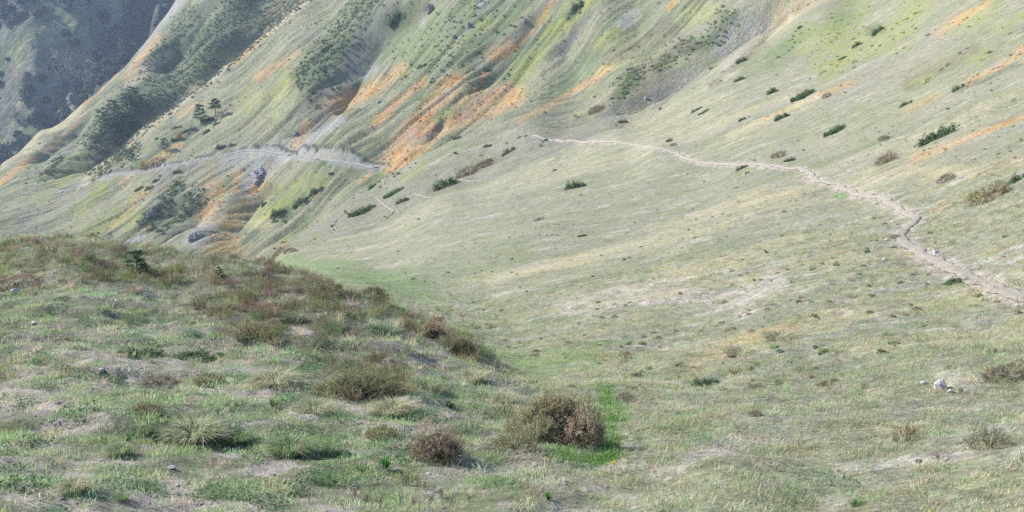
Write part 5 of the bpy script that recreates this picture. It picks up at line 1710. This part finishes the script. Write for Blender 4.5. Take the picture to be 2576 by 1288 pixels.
# ---- the shaded mountainside
B6 = dict(lo=660, hi=1100)
tree('spruce', 231, 150, 50, 'tall sunlit spruce on the shaded mountainside', name='spruce_tree', wide=1.1, **B6)
tree('spruce', 325, 98, 4, 'tall spruce near the top edge on the shaded mountainside', name='spruce_tree', wide=1.2, **B6)
tree('spruce', 350, 78, 0, 'spruce right beside the one near the top edge', name='spruce_tree', wide=1.2, **B6)
tree('spruce', 265, 135, 72, 'dark spruce right of the tall sunlit one', name='spruce_tree', wide=1.3, **B6)
for px, py, w, h, lab in ((134, 124, 18, 22, 'small pale tree on the dark mountainside'), (102, 200, 22, 30, 'pale bushy tree lower on the dark mountainside'), (65, 222, 28, 34, 'greyish leafless tree at the edge of the sunlit spur'), (62, 325, 26, 36, 'greyish tree low on the dark mountainside'), (179, 215, 60, 66, 'broad purple grey leafless tree in the dark wood'), (230, 230, 44, 60, 'purple grey leafless tree right of the broad one'), (40, 300, 26, 24, 'dim grey tree in the lower left wood')):
    shrub('bare', px, py, w, h, lab, name='bare_tree', cat='tree', lean=0, **B6)

# ------------------------------------------------------------------ uncountable scrub, bracken and woodland
def gtint(pal, a=0.3):
    pal = np.array(pal)
    return lambda i, j, n: jitter(pal[rng.integers(0, len(pal), n)], n, a)


scr = [leaf_dome(900 + k, 150, 1, 1, 0.8, 0.17, [ONE], 0.35, 0.4) for k in range(4)]
brk = [leaf_dome(910 + k, 110, 1, 1, 0.45, 0.20, [ONE], 0.25, 0.4) for k in range(3)]
FARV = SHOWN & (RG > 222) & (RG < 640)
g1 = sstep(-0.05, 0.2, nb + na * 0.6)
spread('scrub', scr, FARV * GRP['scrub'] * 2.0 * (0.25 + g1), 0.3, 0.8, gtint([(0.13, 0.185, 0.095), (0.155, 0.21, 0.11), (0.11, 0.155, 0.085), (0.18, 0.18, 0.115)]), cap=24000, tilt=0.4, squash=(0.5, 0.9))
spread('scrub', scr, FARV * GRP['brush'] * 0.35 * (0.3 + g1), 0.25, 0.6, gtint([(0.13, 0.19, 0.085), (0.15, 0.21, 0.095), (0.11, 0.16, 0.08)]), cap=5000, tilt=0.4)
spread('bracken', brk, FARV * GRP['bracken'] * 0.35, 0.2, 0.5, gtint([(0.60, 0.42, 0.24), (0.54, 0.37, 0.20), (0.64, 0.48, 0.29)], 0.2), cap=9000, tilt=0.4)
rough_ = sstep(0.05, 0.25, fbm(ac / 5, al / 14, 4, 91)) * (1 - BANK)
spread('scrub', scr, FARV * rough_ * 0.010 * (1 - GRP['bracken']), 0.25, 0.8, lambda i, j, n: jitter(C[i, j] * 1.05, n, 0.3), cap=5000, tilt=0.4)
hay = [proto_tuft(920 + k, 40, 0.5, 0.35, 0.8, 0.06) for k in range(3)]
spread('grass', hay, FARV * (1 - BANK) * (1 - GRP['scrub']) * 0.05, 0.4, 0.9, lambda i, j, n: jitter(C[i, j] * 1.5, n, 0.15, 0.04), cap=9000, tilt=0.5)
SPUR = SHOWN & (RG > 138) & (RG <= 235) & (~onpath)
spread('scrub', scr, SPUR * sstep(0.08, 0.28, fbm(X / 4, Y / 7, 4, 92)) * 0.10, 0.15, 0.5, gtint(GREEN + BROWN + OLIVE), cap=2500, tilt=0.4)
M2scr = SHOWN & (RG > 138) & (RG <= 330)
spread('scrub', scr, M2scr * (RG < 235) * GRP['scrub'] * 1.5, 0.2, 0.5, gtint([(0.20, 0.26, 0.13), (0.22, 0.27, 0.14), (0.24, 0.235, 0.14)]), cap=7000, tilt=0.4)
MIDV = SHOWN & (RG > 36) & (RG <= 190) & (~onpath)
spread('scrub', scr, MIDV * sstep(0.22, 0.34, fbm(X / 5, Y / 9, 4, 93)) * 0.06, 0.10, 0.32, gtint(BROWN + OLIVE + GREEN[:1]), cap=900, tilt=0.4, squash=(0.5, 0.8))
TUSS = SHOWN & (RG > 13) & (RG < 75) & (~onpath) & (knoll_w < 0.1)
spread('scrub', scr, TUSS * sstep(0.02, 0.22, fbm((Y + 0.2 * X) / 1.0, X / 2.2, 4, 95)) * 2.2 * np.clip(28 / RG, 0.35, 1.3), 0.035, 0.12, lambda i, j, n: jitter(np.where(rng.uniform(size=(n, 1)) < 0.6, np.array([0.20, 0.25, 0.13]), np.array([0.28, 0.24, 0.15])), n, 0.35), cap=9000, tilt=0.3, squash=(0.45, 0.9))
LUSH = SHOWN & (RG > 40) & (RG < 235) & (~onpath)
spread('scrub', scr, LUSH * GRP['lush'] * (PY < 300) * 1.0 * sstep(-0.15, 0.2, FINE) * np.clip(110 / RG, 0.5, 1.5), 0.08, 0.32, lambda i, j, n: jitter(C[i, j] * 1.9, n, 0.35), cap=9000, tilt=0.4, squash=(0.5, 0.9))
spread('bracken', brk, LUSH * GRP['fern'] * 2.0, 0.08, 0.22, gtint([(0.62, 0.46, 0.28), (0.56, 0.40, 0.23), (0.66, 0.53, 0.35)], 0.2), cap=4000, tilt=0.4)
spread('scrub', scr, LUSH * sstep(0.05, 0.25, nmid + 0.5 * FINE) * 0.10 * np.clip(90 / RG, 0.4, 2), 0.06, 0.20, lambda i, j, n: jitter(C[i, j] * 1.5, n, 0.4), cap=5000, tilt=0.4, squash=(0.5, 0.9))
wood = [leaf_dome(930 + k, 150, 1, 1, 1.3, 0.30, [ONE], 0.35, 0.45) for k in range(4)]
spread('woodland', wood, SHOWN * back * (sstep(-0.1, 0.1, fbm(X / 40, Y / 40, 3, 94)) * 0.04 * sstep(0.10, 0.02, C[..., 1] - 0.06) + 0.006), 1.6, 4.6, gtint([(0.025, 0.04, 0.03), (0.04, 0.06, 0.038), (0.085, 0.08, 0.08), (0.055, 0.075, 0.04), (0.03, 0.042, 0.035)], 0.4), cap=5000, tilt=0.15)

# ------------------------------------------------------------------ the mountain air
hz = bpy.data.materials.new('mountain_air'); hz.use_nodes = True
nt = hz.node_tree; nt.nodes.clear()
out = nt.nodes.new('ShaderNodeOutputMaterial'); pv = nt.nodes.new('ShaderNodeVolumePrincipled')
pv.inputs['Color'].default_value = (0.58, 0.73, 1.0, 1); pv.inputs['Density'].default_value = 0.00016; pv.inputs['Anisotropy'].default_value = 0.2
nt.links.new(pv.outputs[0], out.inputs['Volume'])
zb, zt = float(Zg.min()) - 1.0, float(Zg.max()) + 6.0
x0, x1, y0, y1 = -1520, 1520, -60, 1560
V = [(x, y, z) for z in (zb, zt) for y in (y0, y1) for x in (x0, x1)]
air = mesh_obj('haze', V, [(0, 2, 3, 1), (4, 5, 7, 6), (0, 1, 5, 4), (1, 3, 7, 5), (3, 2, 6, 7), (2, 0, 4, 6)], hz)
air['kind'] = 'stuff'
